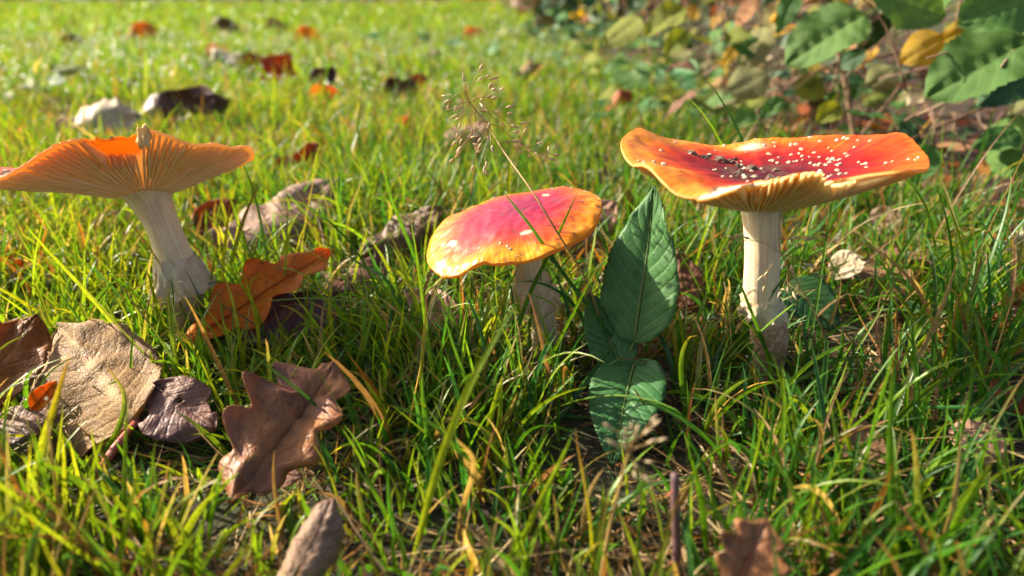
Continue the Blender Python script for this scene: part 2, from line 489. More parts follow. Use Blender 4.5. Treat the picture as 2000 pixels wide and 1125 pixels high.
class Cap:
    """a cap in its own frame: rim plane at z=0, radius R"""
    def __init__(s, C, rot, R, ctop, rimz, rf, rg, zj, rstem, p, ecc=(0, 0), tint=None, gtint=None, thick=.0012, ngill=150, ripple=.00007, seed=0, patch=None):
        s.__dict__.update(locals())
    def ztop(s, rho, th):
        z = s.ctop(rho) + s.rimz(th) * rho ** 2.4
        z -= .0010 * smooth(.93, 1.02, rho)
        z += s.ripple * math.cos(th * 118) * smooth(.78, .96, rho)
        x, y = rho * math.cos(th), rho * math.sin(th)
        z += .0011 * noise.noise((x * 4 + s.seed, y * 4, s.seed * 2.2)) * min(1, rho * 2) + .0005 * noise.noise((x * 11, y * 11, s.seed))
        if s.patch: z -= .0012 * s.patch(rho, th)
        return z
    def zgill(s, rho, th):      # lower gill edge
        s0 = s.rstem / s.R
        g = max(0, (rho - s0) / (1 - s0)) ** s.p
        zr = s.ctop(1) + s.rimz(th) - .0010 - s.thick
        return s.zj + (zr - s.zj) * g
    def gdepth(s, rho):
        s0 = s.rstem / s.R
        u = min(1, max(0, (rho - s0) / (1 - s0)))
        return .0062 * (math.sin(PI * min(1, u * .92 + .08)) ** .7) * (s.R / .068)
    def zflesh(s, rho, th):
        return min(s.zgill(rho, th) + s.gdepth(rho), s.ztop(rho, th) - s.thick)
    def pt(s, rho, th, z):
        ex = s.ecc[0] * (1 - rho); ey = s.ecc[1] * (1 - rho)
        return s.C + s.rot @ Vector((s.R * rho * math.cos(th) + ex, s.R * rho * math.sin(th) + ey, z))
    def top_point(s, rho, th):
        a = s.pt(rho, th, s.ztop(rho, th))
        b = s.pt(rho + .01, th, s.ztop(rho + .01, th)); c = s.pt(rho, th + .02, s.ztop(rho, th + .02))
        n = (b - a).cross(c - a).normalized()
        return a, n
    def build(s, root, mcap, mflesh, mgill):
        o = root.location
        NT, NR = 472, 40
        V, UV, CO = [], [], []
        for k in range(NR + 1):
            q = (k / NR) ** .85
            for j in range(NT):
                th = 2 * PI * j / NT
                rho = q * s.rf(th)
                kq = smooth(.78, 1, q); V.append(s.pt(rho, th, s.ztop(rho, th)) - o); UV.append((j / NT, rho * (1 - kq) + q * kq))
                tn = s.tint(rho, th) if s.tint else (0, 0)
                CO.append((tn[0], tn[1], 0, 1))
        Fs = [(k * NT + j, k * NT + (j + 1) % NT, (k + 1) * NT + (j + 1) % NT, (k + 1) * NT + j)[::1] for k in range(NR) for j in range(NT)]
        cap = link('cap', mesh_of('cap', V, Fs, mcap, UV, col=CO), root)
        # flesh: rim wall and underside
        V, UV, CO = [], [], []
        NR2 = 26
        rows = []
        for k in range(4):
            rows.append(('w', k / 3))
        for k in range(1, NR2 + 1):
            rows.append(('u', 1 - k / NR2))
        s0 = s.rstem / s.R * .6
        for typ, q in rows:
            for j in range(NT):
                th = 2 * PI * j / NT
                re = s.rf(th)
                if typ == 'w':
                    rho = re + (.004 * math.sin(PI * q) if re > .97 else .012 * noise.noise((th * 20, q * 3, 5)))
                    z = s.ztop(re, th) * (1 - q) + s.zflesh(re, th) * q
                else:
                    rho = s0 + (re - s0) * q
                    z = s.zflesh(rho, th)
                V.append(s.pt(rho, th, z) - o); UV.append((j / NT, rho))
                tn = s.gtint(rho, th) if s.gtint else (0, 0)
                CO.append((tn[0], tn[1], 0, 1))
        nrow = len(rows)
        Fs = [(k * NT + j, k * NT + (j + 1) % NT, (k + 1) * NT + (j + 1) % NT, (k + 1) * NT + j) for k in range(nrow - 1) for j in range(NT)]
        link('cap_flesh', mesh_of('cap_flesh', V, Fs, mflesh, UV, col=CO), cap)
        # gills
        V, UV, Fs, CO = [], [], [], []
        rnd = random.Random(s.seed + 3)
        K = 12
        for i in range(s.ngill):
            th0 = 2 * PI * (i + rnd.uniform(-.22, .22)) / s.ngill
            smin = s.rstem / s.R * .95 if i % 2 == 0 else rnd.uniform(.35, .7)
            send = s.rg(th0) * rnd.uniform(.97, 1.0) - .012
            if send < smin + .05: continue
            amp, fq = rnd.uniform(-.012, .012), rnd.uniform(2, 7)
            short = rnd.uniform(.0, .12) + (rnd.uniform(.2, .8) if rnd.random() < .06 else 0)
            for k in range(K + 1):
                u = k / K
                rho = smin + (send - smin) * u
                th = th0 + amp * math.sin(u * fq + i)
                za = s.zflesh(min(rho, s.rf(th)), th) + .0006
                if rho > s.rf(th): za = s.zgill(rho, th) + s.gdepth(rho)
                zb = s.zgill(rho, th)
                zb = za + (zb - za) * (1 - short) * min(1, .25 + u * 9) * (min(1, (1 - u) * 8 + .25))
                hw = .0003 / (s.R * rho)
                for tt, z in ((th - hw * 1.3, za), (th - hw, zb), (th + hw, zb), (th + hw * 1.3, za)):
                    V.append(s.pt(rho, tt, z) - o); UV.append((th / 2 / PI, rho))
                    tn = s.gtint(rho, th) if s.gtint else (0, 0)
                    CO.append((tn[0] * .6, tn[1], 0, 1))
                if k:
                    b = len(V) - 8
                    for e in range(3):
                        Fs.append((b + e, b + e + 1, b + 5 + e, b + 4 + e))
        link('gills', mesh_of('gills', V, Fs, mgill, UV, col=CO), root, kind='stuff')
        return cap
    def wart(s, cap, root, rho, th, size, meshes=WARTS, name='wart'):
        p, n = s.top_point(rho, th)
        w = link(name, random.choice(meshes), cap)
        m = rot_to(n).to_4x4() @ Matrix.Rotation(random.uniform(0, 6), 4, 'Z')
        w.matrix_basis = Matrix.Translation(p - root.location) @ m @ Matrix.Diagonal((size * random.uniform(.8, 1.2), size, size * random.uniform(.6, 1.0), 1))
        return w
    def crumb(s, rho, th, size, label, group):
        p, n = s.top_point(rho, th)
        w = link('soil_crumb', random.choice(CRUMBS), None, None, label, 'soil crumb', group)
        w.matrix_basis = Matrix.Translation(p + n * size * .1) @ rot_to(n).to_4x4() @ Matrix.Diagonal((size * random.uniform(.8, 1.5), size, size * random.uniform(.6, 1.1), 1))

def make_stem(root, pts, rad, mat, n=40, ns=40, wob=.05, seed=0, name='stem'):
    path = catmull(pts, n)
    rr = catmull([(r, 0, 0) for r in rad], n)
    def rf(t, a):
        x, y = math.cos(a), math.sin(a)
        return 1 + wob * noise.noise((x * 1.2 + seed, y * 1.2, t * 4)) * 1.5 + .035 * noise.noise((x * 5, y * 5, t * 6 + seed)) + .02 * noise.noise((x * 14, y * 14, t * 5 + seed))
    V, Fs, UV = tube(path, [r.x for r in rr], ns, rf)
    part(name, V, Fs, mat, root, UV, root.location)
    return path, [r.x for r in rr]
def make_ring(root, path, rad, t0, t1, flare, seed, arc=(0, 360), rag=.35, mat=MAT_RING, name='ring'):
    """a ragged skirt hanging on the stem from t0 (top, attached) down to t1"""
    n = len(path)
    V, Fs, UV = [], [], []
    NA, NL = 110, 12
    a0, a1 = map(math.radians, arc)
    full = arc[1] - arc[0] >= 359
    cols = NA if full else NA + 1
    for side in (0, 1):
        for l in range(NL + 1):
            q = l / NL
            for j in range(cols):
                a = a0 + (a1 - a0) * j / NA
                ca, sa = math.cos(a), math.sin(a)
                jag = 1 + rag * noise.noise((ca * 2.2 + seed, sa * 2.2, 1)) + rag * .5 * noise.noise((ca * 6 + seed, sa * 6, 3)) + rag * .4 * noise.noise((ca * 15 + seed, sa * 15, 3))
                if not full: jag *= .25 + .75 * math.sin(PI * j / NA) ** .5
                t = t0 + (t1 - t0) * q * jag
                f = min(max(t, 0), 1) * (n - 1); i = min(int(f), n - 2)
                c = path[i].lerp(path[i + 1], f - i)
                r = rad[i] + (rad[i + 1] - rad[i]) * (f - i)
                wav = .0016 * math.sin(a * 7 + seed + q * 3) * q + .0014 * noise.noise((ca * 4, sa * 4, q * 3 + seed)) + .0009 * noise.noise((ca * 11, sa * 11, q * 6 + seed))
                off = .0003 + flare * (q ** 1.2) + wav
                off = max(.0002, off) - (.0007 if side else 0) * (1 if l < NL else .2)
                V.append(c + Vector((ca, sa, 0)) * (r * 1.04 + off)); UV.append((j / NA, q))
    W = cols
    for side in (0, 1):
        b = side * (NL + 1) * W
        for l in range(NL):
            for j in range(NA if full else W - 1):
                j2 = (j + 1) % W
                f = (b + l * W + j, b + l * W + j2, b + (l + 1) * W + j2, b + (l + 1) * W + j)
                Fs.append(f if side else f[::-1])
    b2 = (NL + 1) * W
    for j in range(NA if full else W - 1):
        j2 = (j + 1) % W
        Fs.append((NL * W + j, NL * W + j2, b2 + NL * W + j2, b2 + NL * W + j))
    part(name, V, Fs, mat, root, UV, root.location)
def tilt(tx, ty):
    """normal leaning by tx degrees towards +x and ty degrees towards +y"""
    return rot_to((math.tan(math.radians(tx)), math.tan(math.radians(ty)), 1)) if (tx or ty) else Matrix.Identity(3)
def tilt_frame(tx, ty):
    n = Vector((math.tan(math.radians(tx)), math.tan(math.radians(ty)), 1)).normalized()
    x = Vector((1, 0, 0)); x = (x - n * x.dot(n)).normalized()
    y = n.cross(x)
    return Matrix((x, y, n)).transposed()

# --- the wide red one beside the hedge
gR = gp(1492, 728); YR = gR.y
CR = pY(1496, 290, YR)
scR = F / (YR * CP + (CAM_H - CR.z) * SP)
RR = 279 / scR
def rim_R(th):
    z = -.0075 * bump_a(th, 92, 34) - .0125 * bump_a(th, 227, 19) - .004 * bump_a(th, 185, 25) + .0035 * bump_a(th, 20, 40)
    z += .0035 * bump_a(th, 262, 16) - .001 * bump_a(th, 300, 20) + .0025 * bump_a(th, 140, 30)
    return z + .0012 * math.sin(th * 5 + 1) + .0006 * math.sin(th * 11)
def rf_R(th):
    d = math.degrees(th) % 360
    r = 1 + .02 * math.sin(th * 3 + 1) + .012 * math.sin(th * 7)
    nt_ = smooth(243, 245, d) * (1 - smooth(300, 303, d))
    jag = .05 * noise.noise((th * 9, 0, 2)) + .03 * noise.noise((th * 34, 0, 4))
    depth = .30 + .06 * bump_a(th, 248, 6) + .10 * bump_a(th, 289, 9)
    depth -= .10 * bump_a(th, 266, 8)
    return r - nt_ * (depth + jag)
def rg_R(th):
    d = math.degrees(th) % 360
    r = rf_R(th)
    nt_ = smooth(249, 252, d) * (1 - smooth(299, 302, d))
    return r + nt_ * .11
def patch_R(rho, th):
    d = math.degrees(th) % 360
    e = 6 * noise.noise((rho * 9, th * 6, 3))
    return smooth(229 + e, 231 + e, d) * (1 - smooth(252, 254, d)) * smooth(.60 + e * .004, .64 + e * .004, rho)
def tint_R(rho, th):
    f = patch_R(rho, th)
    f = max(f, .9 * bump_a(th, 196, 3.5) * math.exp(-((rho - .70) / .03) ** 2) * 1.4)
    f = max(f, .9 * bump_a(th, 78, 6) * math.exp(-((rho - .80) / .06) ** 2) * 1.3)
    d = smooth(.02, .3, noise.noise((rho * 9 * math.cos(th), rho * 9 * math.sin(th), 7))) * (1 - smooth(.25, .5, rho)) * .8
    d = max(d, .7 * bump_a(th, 120, 22) * math.exp(-((rho - .5) / .15) ** 2) * smooth(-.1, .3, noise.noise((rho * 14, th * 9, 2))))
    return (min(1, f), d)
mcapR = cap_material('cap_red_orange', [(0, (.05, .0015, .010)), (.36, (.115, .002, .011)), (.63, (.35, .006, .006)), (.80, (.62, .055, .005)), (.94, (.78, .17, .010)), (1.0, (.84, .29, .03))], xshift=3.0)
mfl = flesh_material('cap_flesh_yellow', (.86, .72, .40), (.87, .58, .18))
mgl = flesh_material('gill_cream', (.88, .78, .50), (.88, .70, .30), .35)
mR = thing('mushroom', gR, 'wide red and orange mushroom with dished wart-flecked cap and torn front rim', 'mushroom', 'fly agaric mushrooms in the lawn')
capR = Cap(CR, tilt_frame(1, 3.8), RR, lambda q: -.0125 + .0135 * q ** 1.7, rim_R, rf_R, rg_R, -.0255, .0085, 1.28, tint=tint_R, ngill=132, seed=1, patch=patch_R)
cR = capR.build(mR, mcapR, mfl, mgl)
topR = capR.pt(.0, 0, -.018)
pathR, radR = make_stem(mR, [gR + Vector((-.001, 0, -.02)), gR + Vector((0, 0, .018)), gR.lerp(topR, .42) + Vector((-.0005, 0, 0)), gR.lerp(topR, .75) + Vector((.0006, 0, 0)), topR], [.0083, .0085, .0080, .0076, .0086], stem_material('stem_pale', .42), seed=3)
make_ring(mR, pathR, radR, .52, .42, .0013, 3.1, rag=.2)
random.seed(11)
for i in range(64):
    th = math.radians(random.gauss(25, 38)); rho = random.uniform(.42, .985)
    capR.wart(cR, mR, rho, th, random.uniform(.0006, .0012))
for i in range(34):
    th = random.uniform(0, 2 * PI); rho = random.uniform(.05, .6)
    capR.wart(cR, mR, rho, th, random.uniform(.0006, .0015))
for i in range(14):
    th = math.radians(random.uniform(100, 220)); rho = random.uniform(.6, .98)
    if tint_R(rho, th)[0] < .1: capR.wart(cR, mR, rho, th, random.uniform(.0006, .0012))
for i in range(46):
    k = random.random()
    if k < .55: th, rho = math.radians(random.gauss(292, 14)), abs(random.gauss(.30, .13))
    elif k < .8: th, rho = math.radians(random.gauss(106, 14)), random.gauss(.50, .09)
    else: th, rho = random.uniform(0, 6.28), random.uniform(.02, .3)
    if th and rho < rf_R(th) - .1:
        capR.crumb(rho, th, random.uniform(.0008, .0024), 'dark crumb of soil lying in the dished top of the torn wide mushroom', 'soil crumbs on the wide mushroom cap')

# --- the tilted pink one
gM = gp(1064, 676); YM = gM.y
CM = pY(995, 424, YM)
scM = F / (YM * CP + (CAM_H - CM.z) * SP)
RM = 178 / scM
def rim_M(th):
    return -.002 * bump_a(th, 200, 40) + .0014 * math.sin(th * 3 + .6) + .0007 * math.sin(th * 7 + 2) + .0014 * bump_a(th, 250, 9)
def rf_M(th):
    return 1 + .02 * math.sin(th * 2 + .4) + .012 * math.sin(th * 5) - .03 * bump_a(th, 254, 5) + .006 * noise.noise((th * 12, 0, 9))
def tint_M(rho, th):
    f = max(1.2 * bump_a(th, 205, 6) * math.exp(-((rho - .72) / .045) ** 2), 1.1 * bump_a(th, 285, 7) * math.exp(-((rho - .60) / .035) ** 2), 1.0 * bump_a(th, 38, 7) * math.exp(-((rho - .5) / .04) ** 2))
    f = max(f, 1.2 * bump_a(th, 192, 4) * math.exp(-((rho - .80) / .03) ** 2))
    return (min(1, smooth(.3, .8, f)), .6 * smooth(.3, .5, noise.noise((rho * 13 * math.cos(th), rho * 13 * math.sin(th), 17))))
mcapM = cap_material('cap_pink_orange', [(0, (.22, .005, .05)), (.3, (.33, .008, .055)), (.55, (.52, .03, .05)), (.74, (.68, .10, .025)), (.9, (.80, .25, .012)), (1.0, (.85, .38, .02))], xshift=0.5, coat=.35, rough=.34, streak=.13)
mM = thing('mushroom', gM, 'tilted pink mushroom with yellow-orange edge and pale stem between bramble leaf and brown curl', 'mushroom', 'fly agaric mushrooms in the lawn')
rotM = tilt_frame(-14.5, -4)
capM = Cap(CM, rotM, RM, lambda q: .0035 - .0075 * q ** 2.2 + .004 * math.exp(-(q / .3) ** 2) * 0, rim_M, rf_M, rf_M, -.0125, .0075, .85, ecc=(.003, 0), tint=tint_M, ngill=120, seed=5, thick=.0014)
cM = capM.build(mM, mcapM, flesh_material('cap_flesh_orange', (.82, .66, .36), (.85, .42, .06)), flesh_material('gill_yellow', (.84, .68, .36), (.86, .5, .10)))
topM = capM.pt(0, 0, -.006)
pathM, radM = make_stem(mM, [gM + Vector((.002, 0, -.02)), gM + Vector((.0, 0, .006)), gM.lerp(topM, .45) + Vector((.001, 0, 0)), gM.lerp(topM, .75) + Vector((.0005, 0, 0)), topM], [.0070, .0070, .0068, .0070, .0088], stem_material('stem_white', .16), seed=8)
make_ring(mM, pathM, radM, .66, .46, .0048, 7.7, rag=.4)
for i in range(26):
    th = math.radians(random.choice([random.gauss(195, 22), random.gauss(40, 25), random.gauss(250, 18)])); rho = random.uniform(.72, .98)
    capM.wart(cM, mM, rho, th, random.uniform(.0004, .0009))

# --- the one tipped away, showing its gills
gL = gp(374, 652); YL = gL.y
CL = pY(226, 312, YL + .004)
scL = F / (YL * CP + (CAM_H - CL.z) * SP)
RL = 253 / scL
def rim_L(th):
    z = -.014 * bump_a(th, 252, 26) + .003 * bump_a(th, 311, 12) - .003 * bump_a(th, 340, 18) - .002 * bump_a(th, 90, 60)
    return z + .0010 * math.sin(th * 5 + 2) + .0005 * math.sin(th * 13)
def rf_L(th):
    d = math.degrees(th) % 360
    r = 1 + .02 * math.sin(th * 3) + .008 * math.sin(th * 8)
    nt_ = smooth(287, 290, d) * (1 - smooth(309, 311, d))
    return r - nt_ * (.10 + .05 * noise.noise((th * 22, 0, 2))) - .02 * (smooth(262, 268, d) * (1 - smooth(284, 288, d))) * (1 + noise.noise((th * 40, 1, 1)))
def rg_L(th):
    d = math.degrees(th) % 360
    return rf_L(th) - .24 * smooth(288, 292, d) * (1 - smooth(307, 309, d))
def tintg_L(rho, th):
    d = math.degrees(th) % 360
    a = smooth(287, 291, d) * (1 - smooth(307, 310, d)) * smooth(.55, .66, rho)
    return (min(1, a + .5 * bump_a(th, 276, 14) * smooth(.5, .95, rho)), 0)
mL = thing('mushroom', gL, 'leaning mushroom with tipped cap showing cream and orange gills behind orange oak leaf', 'mushroom', 'fly agaric mushrooms in the lawn')
mcapL = cap_material('cap_rose_red', [(0, (.33, .012, .02)), (.5, (.48, .03, .025)), (.8, (.60, .09, .03)), (1.0, (.78, .26, .06))], coat=.2, transl=.30)
capL = Cap(CL, tilt_frame(-7, 20), RL, lambda q: -.006 + .007 * q ** 2, rim_L, rf_L, rg_L, -.0195, .0105, 1.12, ecc=(.012, 0), tint=None, gtint=tintg_L, ngill=156, seed=9)
cL = capL.build(mL, mcapL, flesh_material('cap_flesh_glow', (.88, .80, .58), (.89, .70, .36), .55), flesh_material('gill_glow', (.89, .81, .62), (.89, .76, .48), .30))
topL = capL.pt(0, 0, -.014)
b0 = gL
pathL, radL = make_stem(mL, [b0 + Vector((.002, 0, -.02)), b0 + Vector((0, 0, .012)), pY(356, 545, YL), pY(322, 450, YL), pY(296, 392, YL), topL], [.0086, .0086, .0100, .0080, .0096, .0128], stem_material('stem_cream', .30), seed=13)
make_ring(mL, pathL, radL, .50, .35, .0042, 1.3, rag=.22)
make_ring(mL, pathL, radL, .46, .22, .0062, 5.3, arc=(165, 225), rag=.6, name='ring_shred')
for i in range(16):
    th = math.radians(random.uniform(225, 262)); rho = random.uniform(.7, .97)
    capL.wart(cL, mL, rho, th, random.uniform(.0010, .0022))
for i in range(10):
    th = math.radians(random.uniform(280, 350)); rho = random.uniform(.8, .98)
    capL.wart(cL, mL, rho, th, random.uniform(.0005, .0010))
MAT_CURL = plain_mat('torn_gill', (.80, .50, .14), (.86, .70, .36), 200, .6, .3)
# torn curl of gill standing on the rim
a_, n_ = capL.top_point(.96, math.radians(310))
V, Fs = [], []
for k in range(9):
    t = k / 8
    for j in range(5):
        u = j / 4 - .5
        p = a_ + Vector((.0005 + u * .006 * (1 - .3 * t), -.0022 + .002 * math.cos(t * 3), .0012 - .008 * t + .0012 * math.sin(u * 9)))
        V.append(p + Vector((noise.noise((u * 5, t * 4, 1)), noise.noise((u * 5, t * 4, 5)), noise.noise((u * 5, t * 4, 9)))) * .0012)
for k in range(8):
    for j in range(4): Fs.append((k * 5 + j, k * 5 + j + 1, (k + 1) * 5 + j + 1, (k + 1) * 5 + j))
o_ = part('torn_gill_curl', V, Fs, MAT_CURL, mL, None, gL)
sm = o_.modifiers.new('thickness', 'SOLIDIFY'); sm.thickness = .0008
print('radii', RR, RM, RL, 'Y', YR, YM, YL, 'zc', F / scR, F / scM, F / scL, 'heights', CR.z, CM.z, CL.z)
# ------------------------------------------------------------------ leaves
def outline(kind, t, side):
    if kind == 'ovate':
        return .30 * math.sin(PI * t ** .72) ** .85 * (1 - .25 * t)
    if kind == 'elliptic':
        return .30 * max(0, math.sin(PI * t ** .9)) ** .75
    if kind == 'round':
        return .42 * max(0, math.sin(PI * t ** .85)) ** .6
    if kind == 'bramble':
        w = .315 * math.sin(PI * min(1, t) ** .66) ** .8 * (1 - .12 * t)
        saw = (t * 26 + side * .3) % 1
        return w * (1 - .055 * saw) * (1 if t < .985 else .5)
    if kind == 'serrate':
        w = .33 * max(0, math.sin(PI * t ** .8)) ** .7
        saw = (t * 22 + side * .4) % 1
        return w * (1 - .07 * saw)
    if kind == 'oak':
        b = (.06 + .26 * math.sin(PI * min(1, t) ** 1.15)) * (1 if t < .97 else .6)
        b *= smooth(-.12, .16, t)
        lob = .5 + .5 * math.cos(2 * PI * (t * 4.4 + (.08 if side > 0 else -.10)) + 2.4)
        return b * (.64 + .46 * lob ** .7 + .05 * math.sin(t * 31 + side)) * (1 if t < .999 else .3)
    if kind == 'hazel':
        w = .40 * max(0, math.sin(PI * t ** .80)) ** .62
        saw = (t * 15 + side * .35) % 1
        return w * (1 - .10 * saw) * (1 + .05 * math.sin(t * 9))
def leaf_shape(kind, L, wr=1.0, nu=44, nv=12, cup=0.0, fold=0.0, bend=0.0, twist=0.0, wave=.0, wavef=9, relief=0.0, nvein=8, slant=2.2, crumple=0.0, roll=0.0, seed=0, holes=(), asym=0.0, frill=.05):
    """local: x along the midrib, y across, z up. returns verts, faces, uv, and the midrib points"""
    V, UV, Fs = [], [], []
    mid = []
    def place(x, y, z, t):
        # across
        if abs(cup) > 1e-6:
            k = cup / (L * .3)
            a = y * k
            y, z = math.sin(a) / k - z * math.sin(a), z * math.cos(a) + (1 - math.cos(a)) / k
        z += fold * abs(y)
        if roll:       # scroll one side over
            k = roll / (L * .3)
            yy = max(0, y)
            a = yy * k
            if yy > 0: y, z = math.sin(a) / k, z + (1 - math.cos(a)) / k
        if twist:
            a = twist * (t - .5); y, z = y * math.cos(a) - z * math.sin(a), y * math.sin(a) + z * math.cos(a)
        if abs(bend) > 1e-6:
            k = bend / L; a = x * k
            x, z = math.sin(a) / k - z * math.sin(a), (1 - math.cos(a)) / k + z * math.cos(a)
        return Vector((x, y, z))
    for i in range(nu + 1):
        t = i / nu
        wl = outline(kind, t, -1) * L * wr * (1 + asym); wq = outline(kind, t, 1) * L * wr * (1 - asym)
        wl, wq = max(wl, .0003), max(wq, .0003)
        for j in range(nv + 1):
            v = 2 * j / nv - 1
            y = v * (wq if v > 0 else wl)
            z = 0
            if relief:
                ph = t * nvein - abs(v) * slant * .9
                f = abs((ph % 1) - .5) * 2
                z += relief * (f ** .6) * min(1, abs(v) * 5) * (1 - .5 * abs(v)) * -1 * -1 - relief * math.exp(-(v / .07) ** 2)
            if crumple:
                z += crumple * L * noise.noise((t * 3 + seed, v * 1.6, seed * 1.7)) + crumple * L * .45 * noise.noise((t * 9 + seed, v * 4, seed))
            if frill:
                z += frill * L * noise.noise((t * 7 + seed * 3, (1 if v > 0 else -1) * 3 + seed, 2.2)) * abs(v) ** 3
            if wave:
                z += wave * L * math.sin(t * wavef + seed + (1.3 if v > 0 else 0)) * v * v
            V.append(place(t * L, y, z, t)); UV.append((t, (v + 1) / 2))
        mid.append(place(t * L, 0, 0, t))
    for i in range(nu):
        for j in range(nv):
            t, v = (i + .5) / nu, 2 * (j + .5) / nv - 1
            if any((t - a) ** 2 + ((v - b) * .35) ** 2 < r * r for a, b, r in holes): continue
            q = i * (nv + 1) + j
            Fs.append((q, q + nv + 1, q + nv + 2, q + 1))
    return V, Fs, UV, mid
FOOT = []       # footprints on the ground, to thin the grass under the leaves
FOOT += [(gR, gR + Vector((.001, 0, 0)), .010, 1), (gM, gM + Vector((.001, 0, 0)), .010, 1), (gL, gL + Vector((.001, 0, 0)), .011, 1)]
def frame_to(A, B, mid, nrm):
    ch = mid[-1] - mid[0]
    s = (B - A).length / ch.length
    lx = ch.normalized(); lz = Vector((0, 0, 1)); lz = (lz - lx * lz.dot(lx)).normalized(); ly = lz.cross(lx)
    wx = (B - A).normalized(); wz = Vector(nrm); wz = (wz - wx * wz.dot(wx)).normalized(); wy = wz.cross(wx)
    R = Matrix((wx, wy, wz)).transposed() @ Matrix((lx, ly, lz))
    return R, s
def leaf_parts(root, kind, mat, A, B, nrm, stalk=0.0, smat=MAT_STALK, srad=.0007, sdir=None, rib=True, thick=.00035, blade='blade', **kw):
    L = (B - A).length
    for _ in range(2):
        V, Fs, UV, mid = leaf_shape(kind, L, **kw)
        R, s = frame_to(A, B, mid, nrm)
        L *= s
    V, Fs, UV, mid = leaf_shape(kind, L, **kw)
    R, s = frame_to(A, B, mid, nrm)
    o = root.location
    m0 = mid[0]
    W = [A + R @ (v - m0) - o for v in V]
    b = link(blade, mesh_of(blade, W, Fs, LM[mat], UV), root)
    if thick:
        md = b.modifiers.new('thickness', 'SOLIDIFY'); md.thickness = thick; md.offset = 0
    if rib:
        up = R @ Vector((0, 0, 1))
        pts = [A + R @ (p - m0) for p in mid[:int(len(mid) * .93):3]]
        k0 = 0
        if stalk:
            d = Vector(sdir).normalized() if sdir else (pts[0] - pts[1]).normalized()
            pts = [pts[0] + d * stalk + Vector((0, 0, -.1 * stalk)), pts[0] + d * stalk * .5] + pts
            k0 = 2
        n = len(pts)
        rad = [srad * (1.15 if k < k0 else max(.25, 1 - (k - k0) / (n - k0))) for k in range(n)]
        if stalk:
            Vt, Ft, _ = tube(pts[:k0 + 1], rad[:k0 + 1], 6)
            part('stalk', Vt, Ft, smat, root, None, o)
        Vt, Ft, _ = tube(pts[k0:], rad[k0:], 5)
        part('midrib', Vt, Ft, LM[mat] if smat is MAT_STALK else smat, b, [(.3, .5)] * len(Vt), o)
    return b
def leaf(name, label, kind, mat, A, B, nrm=(0, -.3, 1), cat='leaf', group=None, foot=.5, **kw):
    A = gp(*A) if not isinstance(A, Vector) else A
    B = gp(*B) if not isinstance(B, Vector) else B
    root = thing(name, A, label, cat, group)
    leaf_parts(root, kind, mat, A, B, nrm, **kw)
    if foot:
        FOOT.append((A, B, (B - A).length * .22 * kw.get('wr', 1) * foot * 2, .9))
    print('leaf %-28s %.3f m' % (name, (B - A).length))
    return root

FL = 'fallen autumn leaves on the lawn'
# around the leaning mushroom
leaf('fallen_oak_leaf', 'bright orange lobed oak leaf leaning against the leaning mushroom stem', 'oak', 'orange', (340, 682, .012), (645, 487, .034), (-.25, -.75, .6), group=FL, wr=.56, fold=.12, cup=.25, wave=.03, crumple=.03, relief=.0006, seed=2, stalk=.012, foot=.35)
leaf('fallen_leaf', 'dark purple-brown curled leaf half under the orange oak leaf', 'elliptic', 'purple', (470, 664, .008), (672, 584, .010), (.1, -.4, .9), group=FL, wr=1.0, cup=.45, crumple=.07, seed=5, foot=.45)
leaf('fallen_leaf', 'large tan veined leaf with red stalk lying underside up beside tattered orange leaf', 'serrate', 'tan', (268, 822, .016), (112, 632, .032), (-.1, -.45, .9), group=FL, wr=1.15, cup=-.35, wave=.04, crumple=.055, relief=-.0010, seed=8, stalk=.026, smat=MAT_REDSTALK, srad=.0013, sdir=(-.30, -1, -.35), asym=-.25)
leaf('fallen_leaf', 'tattered orange-brown leaf with saw-toothed edge beside large tan leaf', 'serrate', 'rust', (-60, 800, .016), (75, 618, .036), (.25, -.7, .6), group=FL, wr=1.1, cup=.4, crumple=.06, relief=.0006, seed=12)
leaf('fallen_leaf', 'dull grey-brown leaf added as the shaded bottom of the tattered orange-brown leaf', 'elliptic', 'mauve', (-50, 870, .012), (100, 790, .016), (0, -.3, 1), group=FL, wr=1.3, crumple=.04, seed=13)  # extra leaf whose grey-brown stands for the shaded lower part of the orange-brown one
leaf('fallen_leaf', 'small curled rust leaf scrap with toothed edge between two bigger leaves', 'serrate', 'orange', (62, 800, .020), (110, 745, .030), (.2, -.8, .5), group=FL, wr=.9, cup=.9, crumple=.08, seed=15)
leaf('fallen_leaf', 'small torn mauve leaf with orange edge and a hole beside large tan leaf', 'elliptic', 'mauve', (300, 752, .024), (420, 838, .014), (-.1, -.5, .9), group=FL, wr=1.35, crumple=.07, cup=.35, seed=18, holes=((.42, .1, .045), (.75, .95, .12), (.2, -.95, .12)), asym=.2)
# oak leaf with the sheen
leaf('fallen_oak_leaf', 'big glossy brown oak leaf with folded lobes and upturned orange edge', 'oak', 'oak', (450, 985, .012), (662, 708, .032), (.15, -.6, .85), group=FL, wr=.98, cup=.5, wave=.05, crumple=.06, relief=.0010, seed=21, nu=70, asym=-.15)
leaf('fallen_leaf', 'pinkish-brown leaf lobe tucked under the glossy brown oak leaf', 'oak', 'pink', (590, 930, .010), (440, 905, .014), (-.2, -.4, .9), group=FL, wr=1.5, cup=.5, crumple=.05, seed=24)
leaf('fallen_leaf', 'tightly rolled tan leaf with dark veins standing in the grass before oak leaf', 'elliptic', 'greyb', (548, 1170, .016), (650, 975, .030), (-.2, -.8, .5), group=FL, wr=1.25, cup=-1.5, crumple=.04, relief=.0008, seed=27)
